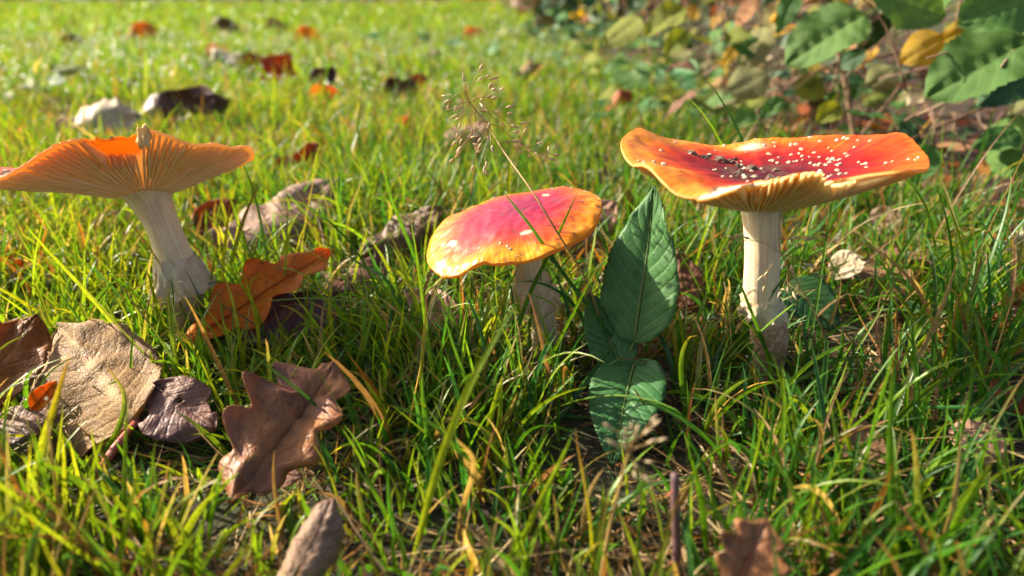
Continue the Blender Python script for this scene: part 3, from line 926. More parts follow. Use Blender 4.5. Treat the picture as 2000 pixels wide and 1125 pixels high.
# behind, between the first two mushrooms
leaf('fallen_leaf', 'long grey-brown leaf folded lengthwise with raised dry tip', 'elliptic', 'greyb', (420, 484, .012), (664, 352, .040), (-.35, -.75, .55), group=FL, wr=.95, cup=-.55, crumple=.07, relief=-.0012, seed=31, stalk=.004, foot=.4)
leaf('fallen_leaf', 'red-orange leaf scrap in grass behind the leaning mushroom stem', 'elliptic', 'rust', (372, 452, .012), (462, 392, .028), (.1, -.8, .5), group=FL, wr=1.0, crumple=.1, cup=.4, seed=34)
leaf('fallen_leaf', 'crumpled brown leaf curling over itself beside the tilted pink mushroom', 'elliptic', 'brown', (700, 500, .014), (862, 405, .042), (-.2, -.7, .6), group=FL, wr=1.05, cup=-1.2, crumple=.10, relief=-.001, seed=37, foot=.4)
leaf('fallen_leaf', 'brown dry leaf tail sagging out of the crumpled curl into the grass', 'ovate', 'brown', (745, 505, .016), (645, 575, .012), (-.2, -.6, .8), group=FL, wr=1.0, cup=-.8, crumple=.08, seed=39)
leaf('fallen_leaf', 'pale pinkish dead leaf behind the tilted pink mushroom cap edge', 'elliptic', 'pink', (1085, 480, .014), (1200, 395, .036), (-.2, -.8, .5), group=FL, wr=1.2, cup=-.5, crumple=.09, seed=41)
leaf('fallen_leaf', 'narrow pinkish leaf lying in grass before tilted pink mushroom', 'elliptic', 'pink', (905, 632, .018), (790, 565, .024), (0, -.7, .7), group=FL, wr=.7, cup=.6, crumple=.08, seed=43, foot=.3)
leaf('fallen_leaf', 'yellow leaf in the shade under the tilted pink cap', 'elliptic', 'yellow', (840, 512, .012), (965, 492, .018), (0, -.7, .8), group=FL, wr=.7, crumple=.07, seed=44)
leaf('fallen_leaf', 'dark brown pointed leaf standing behind the tall bramble leaflet', 'ovate', 'brown', (1345, 600, .006), (1325, 488, .034), (-.2, -.95, .2), group=FL, wr=1.35, cup=-.5, crumple=.08, seed=46)
leaf('fallen_leaf', 'cream leaf with notched edge beyond the wide mushroom stem', 'elliptic', 'pale', (1615, 528, .020), (1692, 512, .030), (-.1, -.7, .7), group=FL, wr=1.5, cup=.4, crumple=.08, seed=48, holes=((.98, .6, .12),))
leaf('fallen_leaf', 'round tan leaf lying at the foot of the bramble hedge', 'round', 'greyb', (1695, 440, .014), (1765, 425, .022), (-.1, -.7, .7), group=FL, wr=1.2, cup=.4, crumple=.06, seed=50)
leaf('fallen_leaf', 'bright yellow-green upright leaf behind the tall bramble leaflet', 'ovate', 'lime', (1215, 440, .010), (1228, 368, .042), (-.4, -.9, .1), group=FL, wr=1.1, cup=.3, seed=52, foot=.2)
# right foreground shade
leaf('fallen_leaf', 'brown flat leaf half buried in shaded grass before the wide mushroom', 'oak', 'brown', (1635, 880, .014), (1722, 850, .018), (0, -.5, .9), group=FL, wr=1.9, cup=.3, crumple=.05, seed=55)
leaf('fallen_leaf', 'tan mottled leaf in thin grass at the edge of the bare soil', 'round', 'pink', (1868, 880, .014), (1955, 845, .018), (-.1, -.5, .9), group=FL, wr=1.1, crumple=.09, seed=57)
leaf('fallen_leaf', 'orange-brown leaf curled up on the bare soil beside thin stalk', 'elliptic', 'rust', (2010, 810, .014), (1925, 735, .020), (-.2, -.6, .7), group=FL, wr=1.0, cup=-.7, crumple=.07, seed=59)
leaf('fallen_oak_leaf', 'pinkish-brown oak leaf standing in deep shaded grass beside purple stem', 'oak', 'oak', (1420, 1190, .022), (1500, 1015, .036), (-.1, -.8, .5), group=FL, wr=1.15, cup=.4, crumple=.05, seed=61, foot=.3)
# lawn behind
BL = 'blurred leaves scattered over the far lawn'
BACK = [
 ((105, 262, .018), (272, 222, .044), 'elliptic', 'pale', 1.0, -.8, (-.3, -.9, .3), 'bleached whitish leaf curled on the lawn behind the leaning mushroom'),
 ((262, 240, .020), (436, 190, .045), 'elliptic', 'purple', .85, .9, (.2, -.8, .5), 'dark purple leaf with upturned tip joined behind the bleached leaf'),
 ((405, 138, .02), (482, 108, .05), 'elliptic', 'pale', 1.2, -.6, (-.3, -.9, .3), 'small whitish leaf on edge beside red-brown leaves far on the lawn'),
 ((470, 140, .02), (520, 118, .04), 'elliptic', 'rust', 1.4, .5, (0, -.8, .5), 'brown-red leaf touching the small whitish leaf'),
 ((515, 165, .015), (572, 108, .05), 'elliptic', 'rust', 1.2, .4, (.3, -.9, .2), 'upright fiery red-brown leaf far on the lawn'),
 ((608, 172, .015), (656, 136, .04), 'round', 'purple', 1.0, .5, (.3, -.8, .4), 'dark red round leaf above a small tan scrap on the lawn'),
 ((600, 198, .015), (665, 182, .03), 'elliptic', 'orange', 1.2, .6, (0, -.8, .5), 'orange-tan scrap of leaf under the dark red round leaf'),
 ((750, 190, .02), (818, 172, .045), 'round', 'purple', 1.3, .7, (-.2, -.9, .4), 'cupped dark maroon leaf above the seed stalk'),
 ((795, 172, .02), (832, 148, .05), 'elliptic', 'rust', 1.2, .3, (.2, -.9, .3), 'orange-red leaf tip behind the cupped maroon leaf'),
 ((122, 96, .02), (165, 78, .06), 'elliptic', 'brown', 1.4, .3, (0, -.8, .5), 'brown leaf with white edge in the bright far lawn'),
 ((395, 112, .02), (445, 96, .05), 'elliptic', 'orange', 1.2, .3, (0, -.8, .5), 'orange leaf behind the small whitish leaf'),
 ((820, 122, .015), (862, 98, .05), 'elliptic', 'brown', 1.2, -.4, (0, -.8, .5), 'dull brown leaf near low weeds in the far lawn'),
 ((1185, 226, .015), (1232, 176, .05), 'elliptic', 'rust', 1.0, -.5, (-.3, -.9, .2), 'upright orange-brown leaf beside low weeds near the hedge'),
 ((575, 335, .012), (625, 278, .035), 'elliptic', 'rust', 1.0, .5, (.2, -.9, .3), 'red-orange leaf pair scrap behind long folded leaf'),
 ((535, 330, .012), (580, 310, .02), 'elliptic', 'rust', 1.1, .3, (0, -.8, .5), 'small brown-red scrap next to the red-orange scrap'),
 ((868, 298, .015), (955, 240, .035), 'elliptic', 'pink', 1.0, -.5, (-.2, -.9, .4), 'pinkish dead leaf behind the seed stalk'),
 ((1135, 335, .012), (1200, 315, .026), 'elliptic', 'purple', 1.0, .5, (0, -.9, .4), 'dark red leaf low between tilted pink cap and wide cap'),
 ((218, 170, .02), (315, 192, .03), 'elliptic', 'mauve', 1.0, .6, (0, -.8, .5), 'mauve and tan leaf behind the bleached whitish leaf'),
 ((772, 258, .012), (802, 226, .035), 'elliptic', 'orange', 1.0, .4, (.2, -.9, .3), 'small orange-tan leaf upright under the cupped maroon leaf'),
 ((575, 84, .02), (625, 72, .05), 'elliptic', 'orange', 1.6, .3, (0, -.8, .5), 'flat orange leaf far off in the bright lawn'),
 ((408, 68, .02), (470, 58, .05), 'elliptic', 'brown', 1.6, .3, (0, -.8, .5), 'dark brown leaf far off in the bright lawn'),
 ((245, 78, .02), (312, 62, .05), 'elliptic', 'orange', 1.4, .3, (0, -.8, .5), 'yellow-orange leaf far off in the bright lawn'),
 ((-20, 540, .01), (46, 512, .03), 'elliptic', 'orange', 1.3, .5, (.2, -.9, .4), 'orange-brown leaf in grass below the leaning mushroom cap'),
 ((85, 548, .012), (150, 530, .02), 'elliptic', 'pale', .8, .8, (0, -.8, .5), 'little tan scrap of leaf in grass below the leaning cap'),
 ((1138, 372, .012), (1205, 345, .03), 'round', 'dull', 1.0, .3, (0, -.7, .7), 'pale green round leaf between tilted pink cap and wide cap'),
 ((1010, 150, .02), (1060, 125, .04), 'elliptic', 'tan', 1.0, -.4, (0, -.8, .5), 'straw-tan leaf among weeds in the middle lawn'),
 ((1040, 62, .02), (1095, 45, .06), 'elliptic', 'brown', 1.3, .4, (0, -.8, .5), 'brown leaf under the far hedge fringe'),
 ((700, 130, .01), (760, 118, .03), 'elliptic', 'pale', .7, .5, (0, -.8, .5), 'pale sliver of leaf lying flat in the far lawn'),
 ((330, 300, .01), (300, 330, .01), 'elliptic', 'brown', 1, .4, (0, -.6, .8), 'brown leaf hidden low behind the leaning mushroom cap'),
 ((660, 262, .012), (705, 245, .025), 'elliptic', 'greyb', 1, .4, (0, -.7, .6), 'grey-brown leaf scrap in the middle lawn left of seed stalk'),
 ((515, 60, .02), (560, 52, .05), 'elliptic', 'tan', 1.5, .4, (0, -.8, .5), 'tan leaf far off in the bright lawn'),
 ((905, 75, .02), (940, 60, .05), 'elliptic', 'orange', 1.5, .4, (0, -.8, .5), 'orange leaf far off near the hedge fringe'),
]
for i, (A, B, kd, mt, wr, cup, nr, lb) in enumerate(BACK):
    A = gp(A[0], A[1], min(A[2], .014)); B = pY(B[0], B[1], A.y + .012)
    leaf('fallen_leaf', lb.replace(' left of seed stalk', ' near the seed stalk'), kd, mt, A, B, nr, group=BL, wr=wr * 1.05, cup=cup * 1.3, crumple=.13, wave=.07, frill=.14, twist=.5 * math.sin(i * 2.7), bend=.6 * math.sin(i * 1.9), seed=70 + i, nu=18, nv=8, rib=False, foot=.3, thick=.0003)
# ------------------------------------------------------------------ bramble sprigs in the grass
def sprig_stem(root, pts, r, mat=MAT_PSTALK, n=14, name='stem', r1=None):
    V, Fs, _ = tube(catmull(pts, n), lambda t: r + ((r1 if r1 is not None else r * .6) - r) * t, 7)
    return part(name, V, Fs, mat, root, None, root.location)
jn = pY(1229, 692, .272)
gs = Vector((jn.x + .002, jn.y + .012, float(hgt(jn.x, jn.y))))
sp = thing('bramble_sprig', gs, 'bramble sprig with three green toothed leaflets between tilted pink mushroom and wide mushroom', 'bramble')
sprig_stem(sp, [gs - Vector((0, 0, .01)), gs.lerp(jn, .5) + Vector((.0015, 0, 0)), jn], .0011)
BK = dict(nu=60, nv=14, nvein=10, slant=2.4, smat=MAT_GSTALK, srad=.0006, thick=.0003)
leaf_parts(sp, 'bramble', 'bram', pY(1238, 668, .273), pY(1279, 362, .292), (-.62, -.66, .40), wr=.93, fold=.16, relief=.0012, bend=.10, wave=.012, seed=1, stalk=.006, sdir=jn - pY(1238, 668, .273), blade='leaflet', **BK)
leaf_parts(sp, 'bramble', 'bram', pY(1216, 724, .266), pY(1150, 572, .300), (.1, -.85, .5), wr=.9, fold=.12, relief=.0011, bend=-.25, seed=4, stalk=.005, sdir=jn - pY(1216, 724, .266), blade='leaflet', **BK)
leaf_parts(sp, 'bramble', 'bram', pY(1240, 706, .262), pY(1196, 908, .213), (-.25, -.35, .9), wr=1.0, fold=.10, relief=.0011, bend=-.35, wave=.02, seed=6, stalk=.005, sdir=jn - pY(1240, 706, .262), blade='leaflet', **BK)
FOOT += [(jn, pY(1196, 908, .213), .020, 1.0), (jn, pY(1240, 760, .25), .018, .9)]
g2 = gp(1560, 665); j2 = pY(1538, 552, g2.y + .012)
sp2 = thing('bramble_sprig', g2, 'dark bramble leaf pair half hidden behind the wide mushroom stem', 'bramble')
sprig_stem(sp2, [g2 - Vector((0, 0, .01)), g2.lerp(j2, .5) + Vector((.003, 0, 0)), j2], .0009)
leaf_parts(sp2, 'bramble', 'bram2', j2, pY(1640, 652, g2.y - .012), (.1, -.8, .6), wr=1.25, fold=.15, relief=.0007, bend=-.4, seed=9, blade='leaflet', **BK)
leaf_parts(sp2, 'bramble', 'green', pY(1500, 548, g2.y + .012), pY(1432, 592, g2.y + .004), (-.3, -.7, .6), wr=1.2, fold=.15, relief=.0006, bend=-.3, seed=10, stalk=.012, sdir=(1, 0, 0), blade='leaflet', **BK)
g3 = gp(1322, 1150)
pu = thing('bramble_shoot', g3, 'upright bare purple bramble shoot in the deep shaded grass', 'bramble')
sprig_stem(pu, [g3 - Vector((0, 0, .01)), pY(1322, 1090, g3.y + .002), pY(1319, 1000, g3.y + .004), pY(1318, 925, g3.y + .007)], .0017, n=16, r1=.0012)
for q in range(5):
    p = pY(1321 + (5 if q % 2 else -7), 960 + 34 * q, g3.y + .004)
    V, Fs, _ = tube([p, p + Vector((.0012 * (1 if q % 2 else -1), -.0004, -.0006)), p + Vector((.0022 * (1 if q % 2 else -1), -.0006, -.0016))], [.0005, .00028, .00005], 5)
    part('prickle', V, Fs, MAT_REDSTALK, pu, None, g3)

# ------------------------------------------------------------------ grass seed stalks
def spindle(L, r):
    V, Fs, UV = tube([Vector((0, 0, 0)), Vector((0, 0, L * .3)), Vector((0, 0, L * .65)), Vector((0, 0, L))], [r * .3, r, r * .75, r * .08], 6)
    return mesh_of('spikelet', V, Fs, MAT_SPIKE)
SPIK = [spindle(.0038, .00058), spindle(.0032, .00052), spindle(.0044, .00056)]
def spikelet(root, p, d, s=1):
    o = link('spikelet', random.choice(SPIK), root)
    o.matrix_basis = Matrix.Translation(p - root.location) @ rot_to(d).to_4x4() @ Matrix.Scale(s, 4)
def seed_stalk(label, pts, r, branches, s=1.0, mat=MAT_SEEDSTEM, nsp=4, nb=3, seed=0, name='grass_seed_stalk'):
    random.seed(seed)
    root = thing(name, pts[0], label, 'grass stalk', 'seeding grass stalks')
    path = catmull(pts, 40)
    V, Fs, _ = tube(path, lambda t: r * (1 - .6 * t), 6)
    part('stem', V, Fs, mat, root, None, pts[0])
    spikelet(root, path[-1], path[-1] - path[-2], s)
    for t, ends in branches:
        p0 = path[min(39, int(t * 39))]
        for e in ends:
            bp = catmull([p0, p0.lerp(e, .5) + Vector((0, 0, (e - p0).length * .12)), e], 8)
            V, Fs, _ = tube(bp, lambda t: r * .42 * (1 - .5 * t), 5)
            part('branch', V, Fs, mat, root, None, pts[0])
            d = (e - p0).normalized()
            spikelet(root, e, d, s)
            for k in range(nb):
                q = bp[random.randint(3, 7)]
                dd = (d + Vector((random.uniform(-1, 1), random.uniform(-.6, .6), random.uniform(-.4, .9)))).normalized()
                l = random.uniform(.003, .007) * s
                V, Fs, _ = tube([q, q + dd * l * .5 + Vector((0, 0, l * .08)), q + dd * l], [r * .22] * 3, 4)
                part('twiglet', V, Fs, mat, root, None, pts[0])
                spikelet(root, q + dd * l, dd, s * random.uniform(.8, 1.1))
    return root
Ys = .300
q = lambda x, y, d=0: pY(x, y, Ys + d)
gb = gp(1190, 690)
seed_stalk('thin branching seed stalk arching across the tilted pink mushroom cap', [gb, q(1150, 560, -.03), q(1084, 447, -.040), q(1040, 375, -.034), q(984, 296, -.012), q(951, 242), q(915, 196), q(907, 160)], .0005, [
    (.62, [q(1047, 302, .006), q(1071, 309, -.004), q(1013, 295)]),
    (.73, [q(925, 322, .004), q(950, 315, -.006), q(900, 296, .003), q(1008, 280, .008), q(960, 285, -.01)]),
    (.80, [q(903, 270, .002), q(975, 240, .004), q(998, 244, -.004), q(930, 285, .006)]),
    (.87, [q(900, 240, .004), q(895, 212, -.004), q(960, 192, .005), q(948, 190, -.003)]),
    (.94, [q(880, 194, .002), q(933, 158, .004)])], 1.0, seed=3)
YS2 = YR - .022
q = lambda x, y, d=0: pY(x, y, YS2 + d)
seed_stalk('straw-coloured seed stalk touching the wide mushroom stem', [gp(1625, 705), q(1605, 644), q(1577, 584), q(1550, 540), q(1524, 490), q(1521, 455), q(1523, 415)], .0004, [
    (.66, [q(1600, 538, .004), q(1565, 520, -.003), q(1500, 530, .0), q(1447, 470, .0)]),
    (.78, [q(1560, 478, .004), q(1538, 450, 0), q(1545, 465, -.003)]),
    (.60, [q(1545, 580, .004), q(1538, 560, -.004)])], 1.0, seed=5)
YS3 = .235
q = lambda x, y, d=0: pY(x, y, YS3 + d)
seed_stalk('long thin orange seed stalk rising over the bare soil by the hedge', [gp(1893, 885), q(1915, 790), q(1945, 690), q(1975, 590), q(1990, 530), q(1985, 480)], .00042, [(.9, [q(2004, 500), q(1972, 525, .003), q(1995, 470)]), (.97, [q(1978, 490), q(2000, 478)])], .9, seed=6, nb=1)
YS4 = .150
q = lambda x, y, d=0: pY(x, y, YS4 + d)
seed_stalk('pale dry seed head standing close before the lowest bramble leaflet', [gp(1165, 1200), q(1185, 1060), q(1210, 950), q(1225, 895), q(1242, 845)], .0007, [(.8, [q(1262, 868), q(1250, 925), q(1225, 880), q(1240, 905)]), (.92, [q(1255, 850), q(1228, 860)])], .9, seed=7, nb=2)

# ------------------------------------------------------------------ single long blades
def ribbon(label, pts, w, c0, c1, seed=0, group='long grass blades standing out from the lawn', fold=.35, wvec=None):
    path = catmull(pts, 26)
    n = len(path)
    V, Fs, CO = [], [], []
    for k, p in enumerate(path):
        t = k / (n - 1)
        tg = (path[min(k + 1, n - 1)] - path[max(k - 1, 0)]).normalized()
        s = tg.cross(Vector((.2 * math.sin(seed), 1, .1 * seed % .4))).normalized()
        a = .5 * math.sin(seed * 2.3 + t * 2.2)
        nrm = s.cross(tg)
        sv = s * math.cos(a) + nrm * math.sin(a); nv = nrm * math.cos(a) - s * math.sin(a)
        hw = w * .5 * (min(1, .6 + 2 * t) * (1 - t ** 3) ** .8 + .02)
        for u, d in ((-1, 0), (-.5, fold * .55), (0, fold), (.5, fold * .55), (1, 0)):
            V.append(p + sv * hw * u + nv * hw * d)
            f = t ** 2.5
            CO.append((*[x * (1 - f) + y * f for x, y in zip(c0, c1)], 1))
        if k:
            b = (k - 1) * 5
            for j in range(4): Fs.append((b + j, b + j + 1, b + j + 6, b + j + 5))
    o = V[0].copy()
    me = mesh_of('grass_leaf', [v - o for v in V], Fs, MAT_GRASS, None, True, CO)
    return link('grass_leaf', me, None, o, label, 'grass blade', group)
G1, G2, G3, GY, GO, GB = (.06, .17, .015), (.10, .22, .014), (.035, .13, .03), (.20, .26, .015), (.42, .20, .02), (.30, .20, .09)
def hero(label, root, rest, w, c0=G1, c1=G2, dY=-.012, seed=0):
    g = gp(*root)
    n = len(rest)
    pts = [g - Vector((0, 0, .004))] + [pY(x, y, g.y + dY * (k + 1) / n) for k, (x, y) in enumerate(rest)]
    ribbon(label, pts, w, c0, c1, seed)
hero('long dark green blade slanting across the tilted pink cap to its stem', (1268, 745), [(1180, 640), (1090, 520), (1035, 440), (975, 365)], .0019, G3, G1, .0, 1)
hero('green blade leaning right across the tilted pink cap edge', (985, 735), [(1025, 600), (1075, 490), (1130, 372)], .0020, G1, G2, 0, 2)
hero('upright green blade with pointed tip before the left part of tilted pink cap', (975, 650), [(960, 540), (950, 470), (934, 402)], .0017, G1, GY, 0, 3)
hero('tall bent blade rising between crumpled brown leaf and tilted pink cap', (862, 640), [(825, 540), (785, 440), (762, 380), (746, 312)], .0020, G1, G2, 0, 4)
hero('yellow-green blade with orange tip before the large tan leaf', (45, 1000), [(80, 880), (110, 780), (136, 695)], .0024, GY, GO, -.01, 5)
hero('curved green blade with dry tip hooking before the tan leaf', (165, 905), [(225, 850), (243, 775), (208, 712)], .0024, G2, GB, -.01, 6)
hero('broad blade slanting up beside the torn mauve leaf', (330, 1085), [(380, 1010), (430, 955), (467, 922)], .0026, GY, G2, -.005, 7)
hero('tall yellow-green blade standing in the open middle grass', (800, 1100), [(850, 930), (905, 780), (950, 690), (1010, 590)], .0024, GY, G2, .0, 8)
hero('long yellow-green blade running beside the lowest bramble leaflet', (985, 1115), [(1040, 1010), (1085, 920), (1118, 850)], .0017, GY, G2, 0, 9)
hero('long straight blade rising in the shaded grass before the wide mushroom', (1660, 1040), [(1690, 900), (1715, 800), (1748, 680)], .0022, G1, G2, 0, 10)
hero('second straight blade rising in shaded grass with pale tip', (1745, 1130), [(1740, 980), (1738, 850), (1744, 705)], .0022, G1, G2, 0, 11)
hero('blade arching from the wide mushroom foot towards the hedge', (1520, 745), [(1590, 680), (1650, 630), (1700, 595)], .0021, G1, G2, -.01, 12)
hero('blade crossing low in front of the wide mushroom stem', (1535, 745), [(1500, 690), (1460, 590), (1440, 540)], .0016, G1, G2, -.012, 13)
hero('straight blade standing right before the wide mushroom foot', (1555, 740), [(1556, 690), (1562, 640), (1566, 645)], .0016, G2, GY, -.01, 14)
hero('blade with yellow hooked tip beside the tall bramble leaflet', (1345, 830), [(1330, 720), (1342, 665), (1362, 655)], .0022, G1, GO, 0, 15)
hero('broad blurred blade close by at the edge of the soil', (1835, 1180), [(1860, 1040), (1900, 960), (1935, 905)], .0028, G2, GY, 0, 16)
hero('blade lying flat pointing towards the hedge soil', (1560, 985), [(1620, 965), (1680, 960), (1720, 948)], .0020, G3, G1, -.01, 17)
hero('leaning green blade before the orange oak leaf', (420, 775), [(390, 720), (368, 680), (330, 645)], .0018, G1, G2, -.01, 18)
hero('long blade leaning over the grass right of the orange oak leaf', (500, 750), [(560, 690), (600, 640), (610, 585)], .0020, G2, G1, -.01, 19)
hero('narrow straw-orange blade lying under the orange oak leaf tip', (540, 800), [(500, 770), (470, 762), (452, 756)], .0014, GB, GO, -.004, 20)
hero('tall blade standing alone behind the leaning stem', (490, 520), [(470, 450), (455, 400), (440, 372)], .0019, G2, GY, 0, 21)
hero('thin blade in shade curving over the brown half-buried leaf', (1590, 960), [(1640, 915), (1680, 875), (1735, 842)], .0019, G1, G2, -.008, 22)
hero('arched dry straw blade in the middle foreground grass', (890, 1060), [(905, 990), (925, 905), (890, 855)], .0022, GB, GB, -.006, 23)
hero('upright broad straw stub in the middle foreground grass', (955, 975), [(930, 930), (905, 900), (887, 880)], .0032, GB, GB, -.006, 24)
hero('green blade bending left under the long folded leaf', (700, 720), [(690, 660), (660, 610), (640, 580)], .0018, G1, G2, -.01, 25)

# ------------------------------------------------------------------ hedge
def proto_leaf(kind, mat, seed, **kw):
    """unit leaf, length 1, with its stalk, base at the origin, pointing along +x"""
    V, Fs, UV, mid = leaf_shape(kind, 1.0, nu=40 if kind in ('bramble', 'hazel', 'ovate') else 20, nv=10, nvein=7, seed=seed, **kw)
    Vt, Ft, _ = tube([Vector((-.42, 0, -.10)), Vector((-.2, 0, -.02)), Vector((0, 0, 0))], [.014, .012, .010], 5)
    o = len(V)
    V = V + Vt; UV = UV + [(0, .5)] * len(Vt); Fs = Fs + [tuple(i + o for i in f) for f in Ft]
    return mesh_of('leaf', V, Fs, LM[mat], UV)
PROTO = {}
def get_proto(kind, mat, k):
    key = (kind, mat, k)
    if key not in PROTO:
        rr = random.Random(hash((kind, mat)) % 1000 + k) if False else random.Random(len(kind) * 31 + len(mat) * 7 + k)
        PROTO[key] = proto_leaf(kind, mat, rr.uniform(0, 90), wr=rr.uniform(.85, 1.15), cup=rr.uniform(-.35, .35), fold=rr.uniform(-.1, .3), bend=rr.uniform(-.7, .3), wave=rr.uniform(0, .05), relief=.020, crumple=rr.uniform(.01, .05), twist=rr.uniform(-.4, .4))
    return PROTO[key]
def put_leaf(parent, origin, kind, mat, A, B, nrm, k=0, name='leaf'):
    me = get_proto(kind, mat, k)
    o = link(name, me, parent)
    wx = (B - A).normalized(); wz = Vector(nrm); wz = (wz - wx * wz.dot(wx)).normalized(); wy = wz.cross(wx)
    L = (B - A).length
    o.matrix_basis = Matrix.Translation(A - origin) @ Matrix((wx, wy, wz)).transposed().to_4x4() @ Matrix.Scale(L, 4)
    return o
def cane(root, pts, r, mat=MAT_CANE, name='cane', n=16):
    V, Fs, _ = tube(catmull(pts, n), lambda t: r * (1 - .65 * t), 6)
    return part(name, V, Fs, mat, root, None, root.location)
def bush(name, label, gx, gy, span, nl, mats, kinds, lsize, seed, ncane=9, zmax=.34, explicit=(), deep=.55, cover=0):
    rnd = random.Random(seed)
    g = Vector((gx, gy, float(hgt(gx, gy))))
    root = thing(name, g, label, 'shrub', 'shrubs of the hedge')
    paths = []
    for i in range(ncane):
        y0 = gy + rnd.uniform(-span, span) * .6
        x0 = hedge_x(y0) + rnd.uniform(.10, deep)
        z = rnd.uniform(.12, zmax)
        a = Vector((x0, y0, -.02)); 
        b = Vector((x0 + rnd.uniform(-.15, .05), y0 + rnd.uniform(-.1, .1), z))
        c = Vector((hedge_x(y0) + rnd.uniform(-.02, .12), y0 + rnd.uniform(-.25, .15) * span * 2, rnd.uniform(.04, .8) * z))
        pts = [a, a.lerp(b, .6) + Vector((rnd.uniform(0, .05), 0, .02)), b, c]
        cane(root, pts, rnd.uniform(.0016, .0034), rnd.choice([MAT_CANE, MAT_TWIG, MAT_CANE]))
        paths.append(catmull(pts, 24))
    for i in range(int(ncane * 2.2)):
        pth = rnd.choice(paths); p = pth[rnd.randint(6, 22)]
        d = Vector((rnd.uniform(-1, .4), rnd.uniform(-1, .7), rnd.uniform(-.7, .6))).normalized() * rnd.uniform(.05, .16)
        e = p + d; e.z = max(e.z, .006)
        cane(root, [p, p + d * .5 + Vector((rnd.uniform(-.01, .01), 0, rnd.uniform(-.01, .015))), e], rnd.uniform(.0007, .0015), MAT_TWIG, 'twig', 8)
        paths.append(catmull([p, p + d * .5, e], 24))
    for A, B, Y, kd, mt, nr in explicit:
        pa, pb = pY(*A, Y), pY(*B, Y - .012)
        put_leaf(root, g, kd, mt, pa, pb, nr, rnd.randint(0, 2))
        L = (pb - pa).length
        s0 = pa - (pb - pa).normalized() * L * .40
        hook = min((p for q_ in paths for p in q_), key=lambda p: (p - s0).length)
        cane(root, [hook, hook.lerp(s0, .5) + Vector((.01, .01, .012)), s0 + (pb - pa) * .02], .0011, MAT_CANE, 'twig', 10)
    for i in range(nl):
        pth = rnd.choice(paths); p = pth[rnd.randint(5, 23)]
        if p.z < .03: p = p + Vector((0, 0, rnd.uniform(.03, .12)))
        L = rnd.uniform(*lsize)
        d = Vector((rnd.uniform(-1, .5), rnd.uniform(-1, .4), rnd.uniform(-.9, .35))).normalized()
        nr = Vector((-.6 + rnd.uniform(-.5, .5), -.35 + rnd.uniform(-.5, .5), .75 + rnd.uniform(-.4, .4)))
        A = p + d * L * .38
        if (A + d * L).z < .008: d.z = abs(d.z); A = p + d * L * .38
        put_leaf(root, g, rnd.choice(kinds), rnd.choice(mats), A, A + d * L, nr, rnd.randint(0, 2))
    if cover:
        V, Q = [], []
        for i in range(cover):
            yy = gy + rnd.uniform(-1, 1) * span; xx = hedge_x(yy) + abs(rnd.gauss(0, .35)) - .02
            c = Vector((xx, yy, rnd.uniform(.01, zmax)))
            L = rnd.uniform(*lsize)
            d = Vector((rnd.uniform(-1, 1), rnd.uniform(-1, 1), rnd.uniform(-.8, .5))).normalized() * L
            nr = Vector((rnd.uniform(-1, .6), rnd.uniform(-.8, .6), rnd.uniform(0, 1))).normalized()
            s = d.cross(nr).normalized() * L * .3
            m = c + d * .5 + nr * L * .06
            b = len(V)
            V += [c, c + d * .45 + s, c + d, c + d * .45 - s, m]
            Q += [(b, b + 1, b + 4), (b + 1, b + 2, b + 4), (b + 2, b + 3, b + 4), (b + 3, b, b + 4)]
        part('foliage', V, Q, LM[mats[0]], root, [(.3, .4)] * len(V), g, kind='stuff')
    return root
nL, nC = (-.55, -.65, .5), (-.2, -.85, .5)
EX1 = [((1690, 28), (1535, 108), .62, 'hazel', 'green', nL), ((1700, -20), (1858, 22), .60, 'hazel', 'green', nC), ((1842, 70), (1768, 112), .62, 'round', 'yellow', nC),
       ((1905, 52), (1832, 74), .63, 'ovate', 'yellow', nC), ((2015, 78), (1818, 168), .50, 'hazel', 'green', nL), ((2030, -8), (1882, 34), .50, 'hazel', 'green', nC),
       ((2015, 148), (1908, 208), .56, 'bramble', 'bram2', nC), ((1815, 284), (1786, 356), .52, 'hazel', 'green', nC), ((1990, 258), (1898, 290), .55, 'bramble', 'green', nL),
       ((1955, 296), (2012, 345), .55, 'bramble', 'green', nC), ((1760, 236), (1800, 282), .60, 'bramble', 'bram2', nC), ((1890, 130), (1935, 175), .66, 'hazel', 'bram2', nC),
       ((1748, 130), (1700, 165), .70, 'round', 'dull', nC), ((1640, 130), (1690, 100), .66, 'hazel', 'bram2', nC)]
EX2 = [((1492, 52), (1458, 132), .78, 'hazel', 'dull', nL), ((1548, 100), (1478, 138), .80, 'ovate', 'pale', nC), ((1500, 142), (1426, 172), .74, 'round', 'dull', nC),
       ((1530, 192), (1480, 230), .66, 'ovate', 'green', nC), ((1472, 216), (1436, 244), .66, 'round', 'green', nC), ((1336, 16), (1258, 62), .82, 'hazel', 'lime', nL),
       ((1250, 34), (1180, 86), .86, 'hazel', 'lime', nL), ((1440, 90), (1408, 128), .80, 'ovate', 'yellow', nC), ((1560, 150), (1610, 190), .76, 'round', 'lime', nC),
       ((1340, 60), (1300, 105), .92, 'hazel', 'lime', nC), ((1640, 205), (1600, 235), .68, 'round', 'lime', nC)]
bush('hazel_bush', 'shrub with large green and yellow leaves hanging low over the hedge bottom', .62, .66, .20, 60, ['green', 'bram2', 'green', 'lime', 'yellow', 'dull', 'green'], ['hazel', 'bramble', 'hazel'], (.028, .055), 3, 11, .30, EX1)
bush('bramble_bush', 'tangled bramble with tan twigs and yellowing leaves beyond the wide mushroom', .56, .95, .28, 120, ['dull', 'green', 'bram2', 'yellow', 'bram', 'pale', 'lime', 'tan', 'brown'], ['bramble', 'hazel', 'ovate'], (.025, .05), 4, 14, .30, EX2)
